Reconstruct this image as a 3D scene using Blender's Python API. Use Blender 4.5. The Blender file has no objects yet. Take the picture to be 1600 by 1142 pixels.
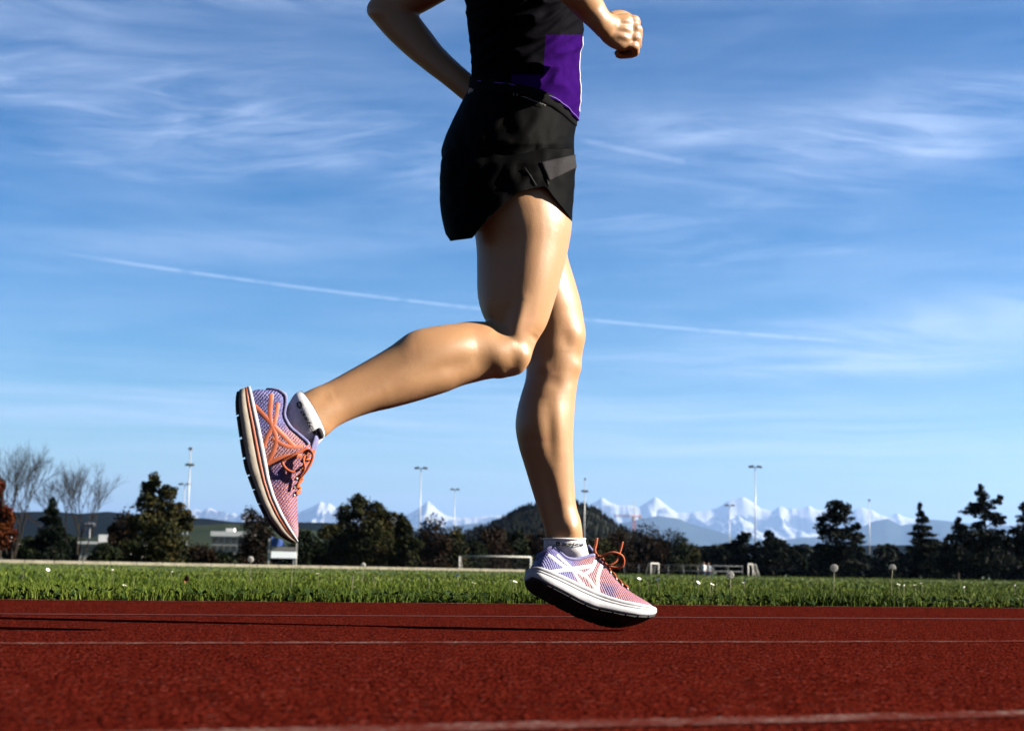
import bpy, bmesh, math, random
import numpy as np
from mathutils import Vector, Matrix, noise
R = math.radians
random.seed(7); rng = np.random.default_rng(11)
scene = bpy.context.scene
col = scene.collection
# ------------------------------------------------------------------ camera
F = 2400.0                       # focal length in photo pixels (1600 wide)
CAM_H = 0.125
PITCH = math.atan((886-571)/F); ROLL = R(1.04)
CM = Matrix.Rotation(R(90)+PITCH, 3, 'X') @ Matrix.Rotation(ROLL, 3, 'Z')
camd = bpy.data.cameras.new('camera'); cam = bpy.data.objects.new('camera', camd); col.objects.link(cam)
cam.matrix_world = Matrix.Translation((0, 0, CAM_H)) @ CM.to_4x4()
camd.sensor_width = 36; camd.lens = 36*F/1600
camd.clip_start = 0.05; camd.clip_end = 400000
camd.dof.use_dof = True; camd.dof.focus_distance = 3.4; camd.dof.aperture_fstop = 9.5
scene.camera = cam
# ------------------------------------------------------------------ sun and sky
SUN_EL, SUN_SIDE = R(26), R(5)      # sun to the right, a little on the camera's side
sdir = Vector((math.cos(SUN_EL)*math.cos(SUN_SIDE), -math.cos(SUN_EL)*math.sin(SUN_SIDE), math.sin(SUN_EL)))
sl = bpy.data.lights.new('sun', 'SUN'); sl.energy = 5.0; sl.angle = R(0.5); sl.color = (1, .93, .80)
so = bpy.data.objects.new('sun', sl); col.objects.link(so)
so.rotation_euler = sdir.to_track_quat('Z', 'Y').to_euler(); so.location = (20, -5, 12)
scene.view_settings.view_transform = 'Standard'; scene.view_settings.look = 'None'
scene.view_settings.gamma = 1; scene.view_settings.use_curve_mapping = False
scene.view_settings.exposure = 3.1
scene.cycles.use_denoising = True
scene.cycles.max_bounces = 6; scene.cycles.volume_bounces = 0; scene.cycles.transparent_max_bounces = 8
scene.cycles.use_adaptive_sampling = True

class S:                         # small expression wrapper over shader math nodes
    def __init__(s, nt, sock): s.nt = nt; s.k = sock
    def op(s, o, *b):
        n = s.nt.nodes.new('ShaderNodeMath'); n.operation = o
        for i, v in enumerate((s,)+b):
            if isinstance(v, S): s.nt.links.new(v.k, n.inputs[i])
            else: n.inputs[i].default_value = v
        return S(s.nt, n.outputs[0])
    def __add__(s, b): return s.op('ADD', b)
    def __sub__(s, b): return s.op('SUBTRACT', b)
    def __mul__(s, b): return s.op('MULTIPLY', b)
    def __truediv__(s, b): return s.op('DIVIDE', b)
    def pw(s, b): return s.op('POWER', b)
    def ss(s, a, b):             # smoothstep a..b
        n = s.nt.nodes.new('ShaderNodeMapRange'); n.interpolation_type = 'SMOOTHSTEP'
        s.nt.links.new(s.k, n.inputs[0]); n.inputs[1].default_value = a; n.inputs[2].default_value = b
        return S(s.nt, n.outputs[0])
def vec(nt, x, y, z):
    n = nt.nodes.new('ShaderNodeCombineXYZ')
    for i, v in enumerate((x, y, z)):
        if isinstance(v, S): nt.links.new(v.k, n.inputs[i])
        else: n.inputs[i].default_value = v
    return n.outputs[0]
def nz(nt, v, scale, detail=4, rough=.5, dist=0):
    n = nt.nodes.new('ShaderNodeTexNoise'); n.inputs['Scale'].default_value = scale
    n.inputs['Detail'].default_value = detail; n.inputs['Roughness'].default_value = rough; n.inputs['Distortion'].default_value = dist
    if v is not None: nt.links.new(v, n.inputs['Vector'])
    return S(nt, n.outputs[0])
def mixc(nt, f, a, b, mode='MIX'):
    n = nt.nodes.new('ShaderNodeMix'); n.data_type = 'RGBA'; n.blend_type = mode
    for i, v in ((0, f), (6, a), (7, b)):
        if isinstance(v, S): nt.links.new(v.k, n.inputs[i])
        elif hasattr(v, 'links'): nt.links.new(v, n.inputs[i])
        elif i == 0: n.inputs[0].default_value = v
        else: n.inputs[i].default_value = (*v, 1)
    return n.outputs[2]

world = bpy.data.worlds.new('World'); scene.world = world; world.use_nodes = True
nt = world.node_tree; nt.nodes.clear()
sky = nt.nodes.new('ShaderNodeTexSky'); sky.sky_type = 'NISHITA'; sky.sun_disc = False
sky.sun_elevation = SUN_EL; sky.sun_rotation = R(90)+SUN_SIDE
sky.altitude = 600; sky.air_density = 1.0; sky.dust_density = 0.2; sky.ozone_density = 1.6
tc = nt.nodes.new('ShaderNodeTexCoord'); sp = nt.nodes.new('ShaderNodeSeparateXYZ'); nt.links.new(tc.outputs['Generated'], sp.inputs[0])
X, Y, Z = (S(nt, sp.outputs[i]) for i in range(3))
az = X.op('ARCTAN2', Y); el = Z.op('ARCSINE')
pre = mixc(nt, 1.0, sky.outputs[0], (.13, .13, .13), 'MULTIPLY')
gm = nt.nodes.new('ShaderNodeGamma'); nt.links.new(pre, gm.inputs[0]); gm.inputs[1].default_value = 1.64
hs = nt.nodes.new('ShaderNodeHueSaturation'); nt.links.new(gm.outputs[0], hs.inputs['Color']); hs.inputs['Saturation'].default_value = 1.30; hs.inputs['Value'].default_value = 1.9
def pxa(px): return (px-800)/F
def pxe(px, py): return (886+.018*(px-800)-py)/F
# thin cirrus: patches of streaks, each with a direction, size and slant
warp = nz(nt, vec(nt, az*3, el*7, 0.3), 1.5, 3)-.5
def streak(sl, k1, k2, seed, dist=.6):
    a = az+el*.35+warp*.06; e = el-az*sl+warp*.02
    return nz(nt, vec(nt, a*k1, e*k2, seed), 1.0, 5, .60, dist)
s1 = streak(.10, 9, 58, 1.7); s2 = streak(-.12, 7, 44, 5.1); s3 = streak(.0, 4, 95, 8.8, .2)
fine = nz(nt, vec(nt, (az-el*1.4)*26, (el+az*.5)*70, 2.), 1.0, 5, .6)
PATCH = [ # px, py, half width, half height, slant, strength, streak
 (180, 185, 470, 75, .14, .95, s1), (520, 235, 300, 60, .05, .55, s1), (60, 45, 330, 40, -.12, .6, s2), (380, 10, 400, 24, 0, .8, s2),
 (1330, 255, 340, 75, -.03, .95, s2), (1500, 210, 260, 55, -.14, .75, s2), (1080, 205, 130, 26, .1, .6, s1), (1140, 385, 340, 45, .13, .5, s1),
 (1420, 540, 330, 60, -.12, 1.0, s2), (1330, 575, 330, 17, .02, 1.5, s3), (300, 400, 420, 38, -.12, .45, s2), (250, 655, 520, 50, .02, 1.1, s3),
 (1200, 690, 600, 55, .03, 1.2, s3), (1250, 5, 420, 26, .05, .7, s1), (640, 590, 300, 60, 0, .35, s3)]
cl = None
for (px, py, w, h, sl_, st, sk) in PATCH:
    da = az-pxa(px); de = el-pxe(px, py)+da*sl_
    g = ((da*(F/w)).pw(2)+(de*(F/h)).pw(2))*-1.0
    b = g.op('EXPONENT')*sk.ss(.27, .88)*st
    cl = b if cl is None else cl+b
allsky = s1.ss(.52, .9)*nz(nt, vec(nt, az*2, el*5, 4.), 1.2, 3).ss(.42, .72)*.35     # the same thin cirrus all round
cl = cl*(fine*.55+.72)+allsky+s3.ss(.35, .8)*.12+nz(nt, vec(nt, az*3.2+el*2, el*15-az*.8, 6.5), 1.0, 5, .55, .4).ss(.42, .78)*.30
def trail(x0, y0, x1, y1, wid, st, brk=0):
    a0, a1 = pxa(x0), pxa(x1); e0, e1 = pxe(x0, y0), pxe(x1, y1); k = (e1-e0)/(a1-a0)
    d = (el-(az*k+(e0-k*a0))).op('ABSOLUTE')
    along = az.ss(a0, a0+.15*(a1-a0))*(az*-1).ss(-a1, -a1+.06*(a1-a0))
    m = (d*-1).ss(-wid/F, -wid/F*.15)*along*st*nz(nt, vec(nt, az*90, el*40, 1.), 1, 3).ss(.2, .55)
    return m
cl = cl+trail(60, 413, 1345, 546, 4.2, .52)+trail(715, 704, 780, 731, 4, .35)+trail(895, 222, 1075, 262, 7, .25)
cl = cl+((el*el)*-400.0).op('EXPONENT')*s3.ss(.25, .7)*.8
cl = cl.op('MINIMUM', 1.0)
skyc = mixc(nt, cl*.50, hs.outputs[0], (1.36, 1.60, 2.08))
bg = nt.nodes.new('ShaderNodeBackground'); nt.links.new(skyc, bg.inputs[0]); bg.inputs[1].default_value = 0.080
world.cycles.sampling_method = 'MANUAL'; world.cycles.sample_map_resolution = 256
wo = nt.nodes.new('ShaderNodeOutputWorld'); nt.links.new(bg.outputs[0], wo.inputs[0])

# ------------------------------------------------------------------ helpers
CAMP = Vector((0, 0, CAM_H))
def ray(px, py): return CM @ Vector(((px-800)/F, (571-py)/F, -1))
def at(px, py, Yd):              # point of the photo's pixel at the distance Yd along the ground
    d = ray(px, py); return CAMP + d*(Yd/d.y)
def mat(name, build=None, color=(.5,.5,.5), rough=.7, spec=.2):
    m = bpy.data.materials.new(name); m.use_nodes = True
    t = m.node_tree; b = t.nodes['Principled BSDF']
    b.inputs['Base Color'].default_value = (*color, 1); b.inputs['Roughness'].default_value = rough
    b.inputs['Specular IOR Level'].default_value = spec
    if build: build(t, b)
    return m
def objco(t): n = t.nodes.new('ShaderNodeTexCoord'); return n.outputs['Object']
def geopos(t): n = t.nodes.new('ShaderNodeNewGeometry'); return n.outputs['Position']
def bump(t, b, h, dist, strength=1):
    n = t.nodes.new('ShaderNodeBump'); n.inputs['Distance'].default_value = dist; n.inputs['Strength'].default_value = strength
    t.links.new(h.k, n.inputs['Height']); t.links.new(n.outputs[0], b.inputs['Normal'])
def noisy(c0, c1, scale, bumpd=0, detail=5, lo=.3, hi=.7, rough=.8, spec=.05, co=geopos):
    def f(t, b):
        n = nz(t, co(t), scale, detail, .6)
        t.links.new(mixc(t, n.ss(lo, hi), c0, c1), b.inputs['Base Color'])
        b.inputs['Roughness'].default_value = rough; b.inputs['Specular IOR Level'].default_value = spec
        if bumpd: bump(t, b, nz(t, co(t), scale*3, 4), bumpd)
    return f
def leafmat(name, ramp, rough=.6, tr=.25):
    def f(t, b):
        g = t.nodes.new('ShaderNodeNewGeometry'); rp = t.nodes.new('ShaderNodeValToRGB')
        big = nz(t, geopos(t), .55, 3)
        r = S(t, g.outputs['Random Per Island'])*.45+big.ss(.3, .7)*.55
        t.links.new(r.k, rp.inputs[0]); e = rp.color_ramp.elements
        while len(e) < len(ramp): e.new(.5)
        for i, (p, c) in enumerate(ramp): e[i].position = p; e[i].color = (*c, 1)
        t.links.new(rp.outputs[0], b.inputs['Base Color']); b.inputs['Roughness'].default_value = rough
        b.inputs['Specular IOR Level'].default_value = .02
    return mat(name, f)
class MB:
    """collects vertices and faces for one mesh"""
    def __init__(s): s.v = []; s.f = []
    def add(s, vs, fs):
        o = len(s.v); s.v += [tuple(v) for v in vs]; s.f += [tuple(i+o for i in q) for q in fs]; return s
    def box(s, c, h, rz=0, M=None):
        m = Matrix.Rotation(rz, 3, 'Z') if M is None else M; c = Vector(c)
        vs = [c+m@Vector((x*h[0], y*h[1], z*h[2])) for x in (-1,1) for y in (-1,1) for z in (-1,1)]
        return s.add(vs, [(0,1,3,2),(4,6,7,5),(0,4,5,1),(2,3,7,6),(0,2,6,4),(1,5,7,3)])
    def tube(s, pts, rad, n=8, cap=True):
        pts = [Vector(p) for p in pts]; rad = rad if isinstance(rad, (list, tuple)) else [rad]*len(pts)
        vs = []; up = None
        for i, p in enumerate(pts):
            t = (pts[min(i+1, len(pts)-1)]-pts[max(i-1, 0)]).normalized()
            if up is None: up = t.orthogonal().normalized()
            up = (up-t*up.dot(t)); up = up.normalized() if up.length > 1e-6 else t.orthogonal().normalized()
            w = t.cross(up)
            vs += [p+(up*math.cos(2*math.pi*k/n)+w*math.sin(2*math.pi*k/n))*rad[i] for k in range(n)]
        fs = [(i*n+k, i*n+(k+1) % n, (i+1)*n+(k+1) % n, (i+1)*n+k) for i in range(len(pts)-1) for k in range(n)]
        if cap: fs += [tuple(range(n))[::-1], tuple((len(pts)-1)*n+k for k in range(n))]
        return s.add(vs, fs)
    def ball(s, c, r, M=None, nu=12, nv=8):
        c = Vector(c); r = Vector(r) if hasattr(r, '__len__') else Vector((r, r, r)); vs = []
        for j in range(nv+1):
            ph = math.pi*j/nv
            for i in range(nu):
                p = Vector((r.x*math.sin(ph)*math.cos(2*math.pi*i/nu), r.y*math.sin(ph)*math.sin(2*math.pi*i/nu), r.z*math.cos(ph)))
                vs.append(c+(M@p if M is not None else p))
        fs = [(j*nu+i, (j+1)*nu+i, (j+1)*nu+(i+1) % nu, j*nu+(i+1) % nu) for j in range(nv) for i in range(nu)]
        return s.add(vs, fs)
    def build(s, name, m, parent=None, smooth=True):
        me = bpy.data.meshes.new(name); me.from_pydata(s.v, [], s.f); me.validate(); me.update()
        if smooth: me.polygons.foreach_set('use_smooth', [True]*len(me.polygons))
        return link(name, me, m, parent)
def link(name, me, m, parent=None):
    o = bpy.data.objects.new(name, me); col.objects.link(o)
    if m is not None:
        for mm in (m if isinstance(m, list) else [m]): me.materials.append(mm)
    if parent is not None:
        o.parent = parent; o.matrix_parent_inverse = Matrix.Translation(parent.location).inverted() if parent.parent is None and parent.type == 'EMPTY' else Matrix()
    return o
def fastmesh(name, V, Q, m, parent=None, tri=False):      # numpy arrays of vertices and quads (or triangles)
    me = bpy.data.meshes.new(name); k = 3 if tri else 4
    me.vertices.add(len(V)); me.vertices.foreach_set('co', np.asarray(V, dtype=np.float32).ravel())
    me.loops.add(len(Q)*k); me.loops.foreach_set('vertex_index', np.asarray(Q, dtype=np.int32).ravel())
    me.polygons.add(len(Q)); me.polygons.foreach_set('loop_start', np.arange(len(Q), dtype=np.int32)*k)
    me.update(calc_edges=True); return link(name, me, m, parent)
def tag(o, label=None, cat=None, group=None, kind=None):
    for k, v in (('label', label), ('category', cat), ('group', group), ('kind', kind)):
        if v: o[k] = v
    return o
def empty(name, loc): o = bpy.data.objects.new(name, None); o.location = loc; o.empty_display_size = .1; col.objects.link(o); return o

# ------------------------------------------------------------------ the ground
TRA = R(22.5); TU = Vector((math.cos(TRA), math.sin(TRA), 0)); TV = Vector((-math.sin(TRA), math.cos(TRA), 0))
def tp(u, v, z=0): return TU*u+TV*v+Vector((0, 0, z))
EDGE = 4.75
def m_field(t, b):
    p = geopos(t); n = nz(t, p, 6, 6); n2 = nz(t, p, .35, 3)
    c = mixc(t, n.ss(.3, .7), (.0138, .0258, .0049), (.0258, .0415, .0080)); c = mixc(t, n2.ss(.35, .7)*.5, c, (.0297, .0357, .0109))
    t.links.new(c, b.inputs['Base Color']); bump(t, b, nz(t, p, 60, 4), .03); b.inputs['Roughness'].default_value = .9
M_FIELD = mat('meadow', m_field)
ys = [-3000, -300, -60, 0, 20, 38, 42, 48, 54, 80, 300, 1500, 8000, 30000, 110000]
xs = [-110000, -9000, -700, -120, -40, -15, 0, 15, 40, 120, 700, 9000, 110000]
mb = MB(); vv = []
for y in ys:
    for x in xs:
        e = 44+x*-.22 if abs(x) < 45 else (44+9.9*(-1 if x > 0 else 1))
        s = max(0, min(1, (y-e+2)/12)); s = s*s*(3-2*s); vv.append((x, y, -.9*s))
nx = len(xs); mb.add(vv, [(j*nx+i, j*nx+i+1, (j+1)*nx+i+1, (j+1)*nx+i) for j in range(len(ys)-1) for i in range(nx-1)])
tag(mb.build('ground', M_FIELD), kind='structure')
def m_track(t, b):
    p = geopos(t)
    v = t.nodes.new('ShaderNodeTexVoronoi'); v.inputs['Scale'].default_value = 170; t.links.new(p, v.inputs['Vector'])
    cd = t.nodes.new('ShaderNodeSeparateColor'); t.links.new(v.outputs['Color'], cd.inputs[0]); r = S(t, cd.outputs[0]); r2 = S(t, cd.outputs[1])
    big = nz(t, p, 2.2, 5, .65); mid = nz(t, p, 75, 5, .75)
    c = mixc(t, r, (0.0090, 0.0009, 0.0006), (0.0348, 0.0033, 0.0020)); c = mixc(t, r2.ss(.93, .97)*.5, c, (0.0898, 0.0285, 0.0242)); c = mixc(t, r2.ss(.10, .05)*.8, c, (0.0056, 0.0016, 0.0014))
    c = mixc(t, big.ss(.35, .7)*.55, c, (0.0202, 0.0021, 0.0015)); c = mixc(t, mid.ss(.46, .64)*.75, c, (0.0477, 0.0061, 0.0035)); c = mixc(t, nz(t, p, 48, 4, .7).ss(.5, .68)*.5, c, (0.0438, 0.0061, 0.0031)); c = mixc(t, nz(t, p, 72, 4, .7).ss(.51, .38)*.9, c, (0.0101, 0.0013, 0.0009))
    t.links.new(c, b.inputs['Base Color']); b.inputs['Roughness'].default_value = 1; b.inputs['Specular IOR Level'].default_value = 0
    h = S(t, v.outputs['Distance'])*-1.0+mid*1.2; bump(t, b, h, .0042)
M_TRACK = mat('rubber_track', m_track)
def strip(name, m, u0, u1, v0, v1, z, nu=60, nv=20, wav=0):
    V = []
    for j in range(nv+1):
        for i in range(nu+1):
            u = u0+(u1-u0)*i/nu; v = v0+(v1-v0)*j/nv
            V.append(tp(u, v, z+wav*noise.noise(Vector((u*.7, v*1.3, 3)))))
    q = MB().add(V, [(j*(nu+1)+i, j*(nu+1)+i+1, (j+1)*(nu+1)+i+1, (j+1)*(nu+1)+i) for j in range(nv) for i in range(nu)])
    return q.build(name, m)
tag(strip('running_track', M_TRACK, -60, 60, -4.95, EDGE, .006), kind='structure')
def m_line(t, b):
    p = geopos(t); n = nz(t, p, 130, 6, .75); n2 = nz(t, p, 9, 4, .6)
    f = n.ss(.43, .66)*(n2.ss(.34, .66)*.85+.05)*nz(t, p, 38, 4, .7).ss(.3, .6)
    t.links.new(mixc(t, f, (.030, .0040, .0028), (.125, .100, .092)), b.inputs['Base Color']); b.inputs['Roughness'].default_value = .95; b.inputs['Specular IOR Level'].default_value = 0
    bump(t, b, n, .001)
M_LINE = mat('worn_white_paint', m_line)
for v in (-2.51, -1.31, -.11, 1.09, 2.29, 4.69): tag(strip('lane_line', M_LINE, -60, 60, v-.025, v+.025, .0072, 60, 1), kind='structure')
M_LINE2 = mat('faded_white_paint', noisy((.024, .0034, .0024), (.034, .010, .008), 40, rough=.9))
tag(strip('lane_line', M_LINE2, -60, 60, 3.465, 3.515, .0072, 60, 1), kind='structure')
# ------------------------------------------------------------------ far mountains and hills
def m_alps(t, b):
    g = t.nodes.new('ShaderNodeNewGeometry'); s = t.nodes.new('ShaderNodeSeparateXYZ'); t.links.new(g.outputs['Normal'], s.inputs[0])
    s2 = t.nodes.new('ShaderNodeSeparateXYZ'); t.links.new(g.outputs['Position'], s2.inputs[0])
    n = nz(t, g.outputs['Position'], .0011, 8, .65)
    snow = (S(t, s.outputs[2])*.9+n*1.5+(S(t, s2.outputs[2])-1900)*.00042).ss(1.20, 1.36)
    t.links.new(mixc(t, snow, (.0214, .0233, .0275), (.2081, .2081, .2142)), b.inputs['Base Color']); b.inputs['Roughness'].default_value = .9
    b.inputs['Specular IOR Level'].default_value = .05
def range_mesh(name, m, sky, D, back, front, amp, seed, px0, px1, step=1.5, rows=46, base=-300, jag=.10):
    """a mountain range: crest line through the listed heights, spurs running down towards the camera"""
    sx = [p[0] for p in sky]
    V = []; cols = int((px1-px0)/step)+1
    for j in range(rows+1):
        v = j/rows*2-1                                    # -1 front foot .. 0 crest .. 1 back foot
        yy = D+(v*front if v < 0 else v*back)
        for i in range(cols):
            px = px0+i*step
            h = np.interp(px, sx, [p[1] for p in sky])
            crest = (886+.018*(px-800)-h)/F*D
            x = (px-800)/F*yy*1.0
            nv = noise.hetero_terrain(Vector((x/D*9, yy/D*9, seed)), .9, 2.1, 6, .6)
            r = 1-abs(noise.noise(Vector((x/D*22+seed, yy/D*7, seed))))*2
            fall = (1-abs(v))**1.15
            z = crest*fall*(1+amp*(r-.5)*(1-fall)*fall*4+jag*(noise.fractal(Vector((x/D*60, yy/D*60, seed)), 1, 2, 5))*(1-fall*.8))
            V.append((x, yy, z+base*(1-fall)))
    q = [(j*cols+i, j*cols+i+1, (j+1)*cols+i+1, (j+1)*cols+i) for j in range(rows) for i in range(cols-1)]
    o = fastmesh(name, V, q, m); tag(o, kind='structure'); return o
# the snow range: crest line of the photo, spurs and gullies running down towards the camera
CREST = [(-260,800),(-160,800),(-80,806),(0,806),(60,806),(120,808),(180,808),(230,806),(270,803),(300,797),(312,795),(322,799),(333,795),(345,799),(352,797),(362,804),(372,802),(380,806),(388,800),(398,806),(410,810),(430,809),(455,806),(470,801),(483,797),(492,793),(500,789),(507,784),(513,788),(520,786),(528,793),(535,802),(548,807),(590,809),(620,807),(640,806),(650,800),(660,794),(668,788),(673,783),(680,789),(688,797),(697,804),(712,809),(740,809),(780,806),(830,806),(880,800),(905,800),(920,793),(932,785),(944,777),(951,782),(960,788),(972,790),(985,789),(995,792),(1003,793),(1012,786),(1020,781),(1027,778),(1034,782),(1043,788),(1052,796),(1062,802),(1080,801),(1100,799),(1115,797),(1128,791),(1140,784),(1152,780),(1163,775.5),(1172,780),(1182,787),(1192,796),(1202,797),(1212,798),(1219,793),(1226,791),(1233,797),(1240,794),(1247,796),(1258,793),(1266,790),(1275,795),(1286,797),(1300,796),(1318,800),(1332,800),(1340,795),(1348,793),(1356,796),(1366,798),(1376,806),(1388,808),(1396,805),(1403,802),(1412,808),(1425,810),(1440,812),(1480,817),(1560,820),(1640,818),(1700,815),(1780,810),(1880,812)]
def alps():
    D = 55000.; cols = np.arange(-260, 1880, 1.5); rows = np.concatenate([np.linspace(-1, -.12, 46), np.linspace(-.11, .11, 16), np.linspace(.2, 1, 8)])
    cpx = [c[0] for c in CREST]; chh = [(886+.018*(c[0]-800)-c[1])/F*D for c in CREST]; V = []
    for v in rows:
        y = D+v*9000
        for px in cols:
            x = (px-800)/F*D
            wx = 500*noise.fractal(Vector((x/3500, y/3500, 1.3)), .9, 2.1, 4)*min(1, abs(v)*5)
            h = float(np.interp(px+wx/D*F, cpx, chh)); fall = max(0, 1-abs(v))
            rg = noise.ridged_multi_fractal(Vector((x/2100+.6*v, y/5200, 5.5)), .95, 2.2, 6, 1.0, 2.0)/2.6
            k = math.exp(-(v/.05)**2); low = (.50+.56*rg)*fall**.8
            z = h*(k+(1-k)*min(low, .985))+70*noise.fractal(Vector((x/420, y/900, 8.)), .8, 2.2, 4)*(.55+.45*(1-k))*fall**.3
            V.append((x, y, max(z, 60*fall-20)))
    nC = len(cols); q = [(j*nC+i, j*nC+i+1, (j+1)*nC+i+1, (j+1)*nC+i) for j in range(len(rows)-1) for i in range(nC-1)]
    tag(fastmesh('mountain', V, q, mat('alpine_snow_and_rock', m_alps)), kind='structure')
alps()
M_PRE = mat('wooded_foothill', noisy((.0060, .0096, .0078), (.0132, .0180, .0132), .002, rough=.95, spec=0))
range_mesh('foothill', M_PRE, [(-250, 842), (300, 850), (560, 835), (700, 822), (800, 815), (900, 830), (985, 816), (1030, 806), (1065, 812), (1100, 824), (1150, 838), (1210, 845), (1290, 838), (1340, 828), (1370, 815), (1388, 811), (1410, 822), (1430, 818), (1445, 811), (1480, 815), (1520, 820), (1620, 822), (1850, 815)], 32000., 5000, 6000, .35, 4.4, -260, 1860, 4, 30, -200)
M_HILL = mat('forested_hill', noisy((.0006, .0011, .0010), (.0014, .0022, .0014), .006, rough=.95, spec=0))
range_mesh('hill', M_HILL, [(-300, 796), (-60, 800), (0, 798), (40, 801), (90, 799), (130, 803), (180, 801), (225, 806), (260, 805), (300, 810), (330, 811), (375, 817), (420, 815), (520, 818), (640, 828), (760, 840), (900, 850), (1200, 855), (1500, 850), (1900, 840)], 3200., 570, 800, .12, 9.2, -320, 1920, 4, 24, -15, .09)
M_MEADOW = mat('far_meadow', noisy((.0062, .0097, .0044), (.0123, .0150, .0070), .01, rough=.95, spec=0))
range_mesh('meadow_hill', M_MEADOW, [(-300, 850), (150, 840), (300, 822), (360, 819), (430, 821), (520, 832), (640, 848), (900, 870), (1900, 872)], 2200., 480, 660, .1, 2.2, -320, 1920, 6, 16, -30, .02)
# the air between here and the mountains
hb = MB().box((0, 50000-2500, 1640), (105000, 52500, 1660)).build('haze', None, smooth=False)
hm = bpy.data.materials.new('pale_air'); hm.use_nodes = True; hm.node_tree.nodes.clear()
pv = hm.node_tree.nodes.new('ShaderNodeVolumePrincipled'); pv.inputs['Color'].default_value = (.155, .255, .47, 1); pv.inputs['Density'].default_value = 2.2e-5; pv.inputs['Anisotropy'].default_value = .25
mo = hm.node_tree.nodes.new('ShaderNodeOutputMaterial'); hm.node_tree.links.new(pv.outputs[0], mo.inputs['Volume'])
hb.data.materials.append(hm); tag(hb, kind='stuff')
# ------------------------------------------------------------------ the runner
RA = R(20); RF = Vector((math.cos(RA), math.sin(RA), 0)); RL = Vector((-math.sin(RA), math.cos(RA), 0)); UP = Vector((0, 0, 1))
def cr(a, b, c, d, t): return .5*((2*b)+(-a+c)*t+(2*a-5*b+4*c-d)*t*t+(-a+3*b-3*c+d)*t*t*t)
def loft(rings, n=28, sub=5, sq=1.0):
    """rings of (left px, right px, distance, depth radius[, distance of the right edge]); a smooth limb through the outline of the photo"""
    K = []
    for r in rings:
        (lx, ly), (rx, ry), Yd, rb = r[:4]; Y2 = r[4] if len(r) > 4 else Yd
        K.append((at(lx, ly, Yd), at(rx, ry, Y2), rb))
    out = []
    for i in range(len(K)-1):
        k = [K[max(i-1, 0)], K[i], K[i+1], K[min(i+2, len(K)-1)]]
        for s in range(sub+(1 if i == len(K)-2 else 0)):
            t = s/sub; out.append(tuple(cr(k[0][q], k[1][q], k[2][q], k[3][q], t) for q in range(3)))
    V = []; m = len(out)
    for i, (l, r, rb) in enumerate(out):
        c = (l+r)/2; a = (r-l)/2
        ax = ((out[min(i+1, m-1)][0]+out[min(i+1, m-1)][1])-(out[max(i-1, 0)][0]+out[max(i-1, 0)][1])).normalized()
        b = a.cross(ax).normalized(); b = b if b.y < 0 else -b
        b = (b*.4-(c-CAMP).normalized()*.6).normalized()
        for k in range(n):
            th = 2*math.pi*k/n; cx, sx = math.cos(th), math.sin(th)
            V.append(c+a*(abs(cx)**sq*(1 if cx > 0 else -1))+b*rb*(abs(sx)**sq*(1 if sx > 0 else -1)))
    f = [(i*n+k, i*n+(k+1) % n, (i+1)*n+(k+1) % n, (i+1)*n+k) for i in range(m-1) for k in range(n)]
    f += [tuple(range(n)), tuple((m-1)*n+k for k in range(n))[::-1]]
    return V, f
def limb(pts, n=16, sub=5):      # (point, radius) chain, smoothed
    P = []; Rr = []
    for i in range(len(pts)-1):
        k = [pts[max(i-1, 0)], pts[i], pts[i+1], pts[min(i+2, len(pts)-1)]]
        for s in range(sub+(1 if i == len(pts)-2 else 0)):
            t = s/sub; P.append(cr(*(Vector(q[0]) for q in k), t)); Rr.append(cr(*(q[1] for q in k), t))
    return P, Rr
def remesh(mb, voxel, smooth=4, fac=.5):
    me = bpy.data.meshes.new('tmp'); me.from_pydata(mb.v, [], mb.f); me.update()
    bm = bmesh.new(); bm.from_mesh(me); bmesh.ops.recalc_face_normals(bm, faces=bm.faces); bm.to_mesh(me); bm.free()
    o = bpy.data.objects.new('tmp', me); col.objects.link(o)
    r = o.modifiers.new('r', 'REMESH'); r.mode = 'VOXEL'; r.voxel_size = voxel; r.use_smooth_shade = True
    m2 = bpy.data.meshes.new_from_object(o.evaluated_get(bpy.context.evaluated_depsgraph_get())); o.modifiers.clear(); o.data = m2
    g = o.vertex_groups.new(name='legs'); g.add([v.index for v in m2.vertices if v.co.z < 1.0], 1, 'REPLACE')
    s = o.modifiers.new('s', 'SMOOTH'); s.factor = fac; s.iterations = 3
    s = o.modifiers.new('s', 'SMOOTH'); s.factor = fac; s.iterations = smooth; s.vertex_group = 'legs'
    out = bpy.data.meshes.new_from_object(o.evaluated_get(bpy.context.evaluated_depsgraph_get()))
    bpy.data.objects.remove(o); out.polygons.foreach_set('use_smooth', [True]*len(out.polygons)); return out
YB = 2.93                                # distance of the body's middle
ppl = empty('person', (0.13, 3.0, 0))
tag(ppl, 'runner in black and purple top, black shorts and orange laced shoes, mid stride', 'person')
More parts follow.
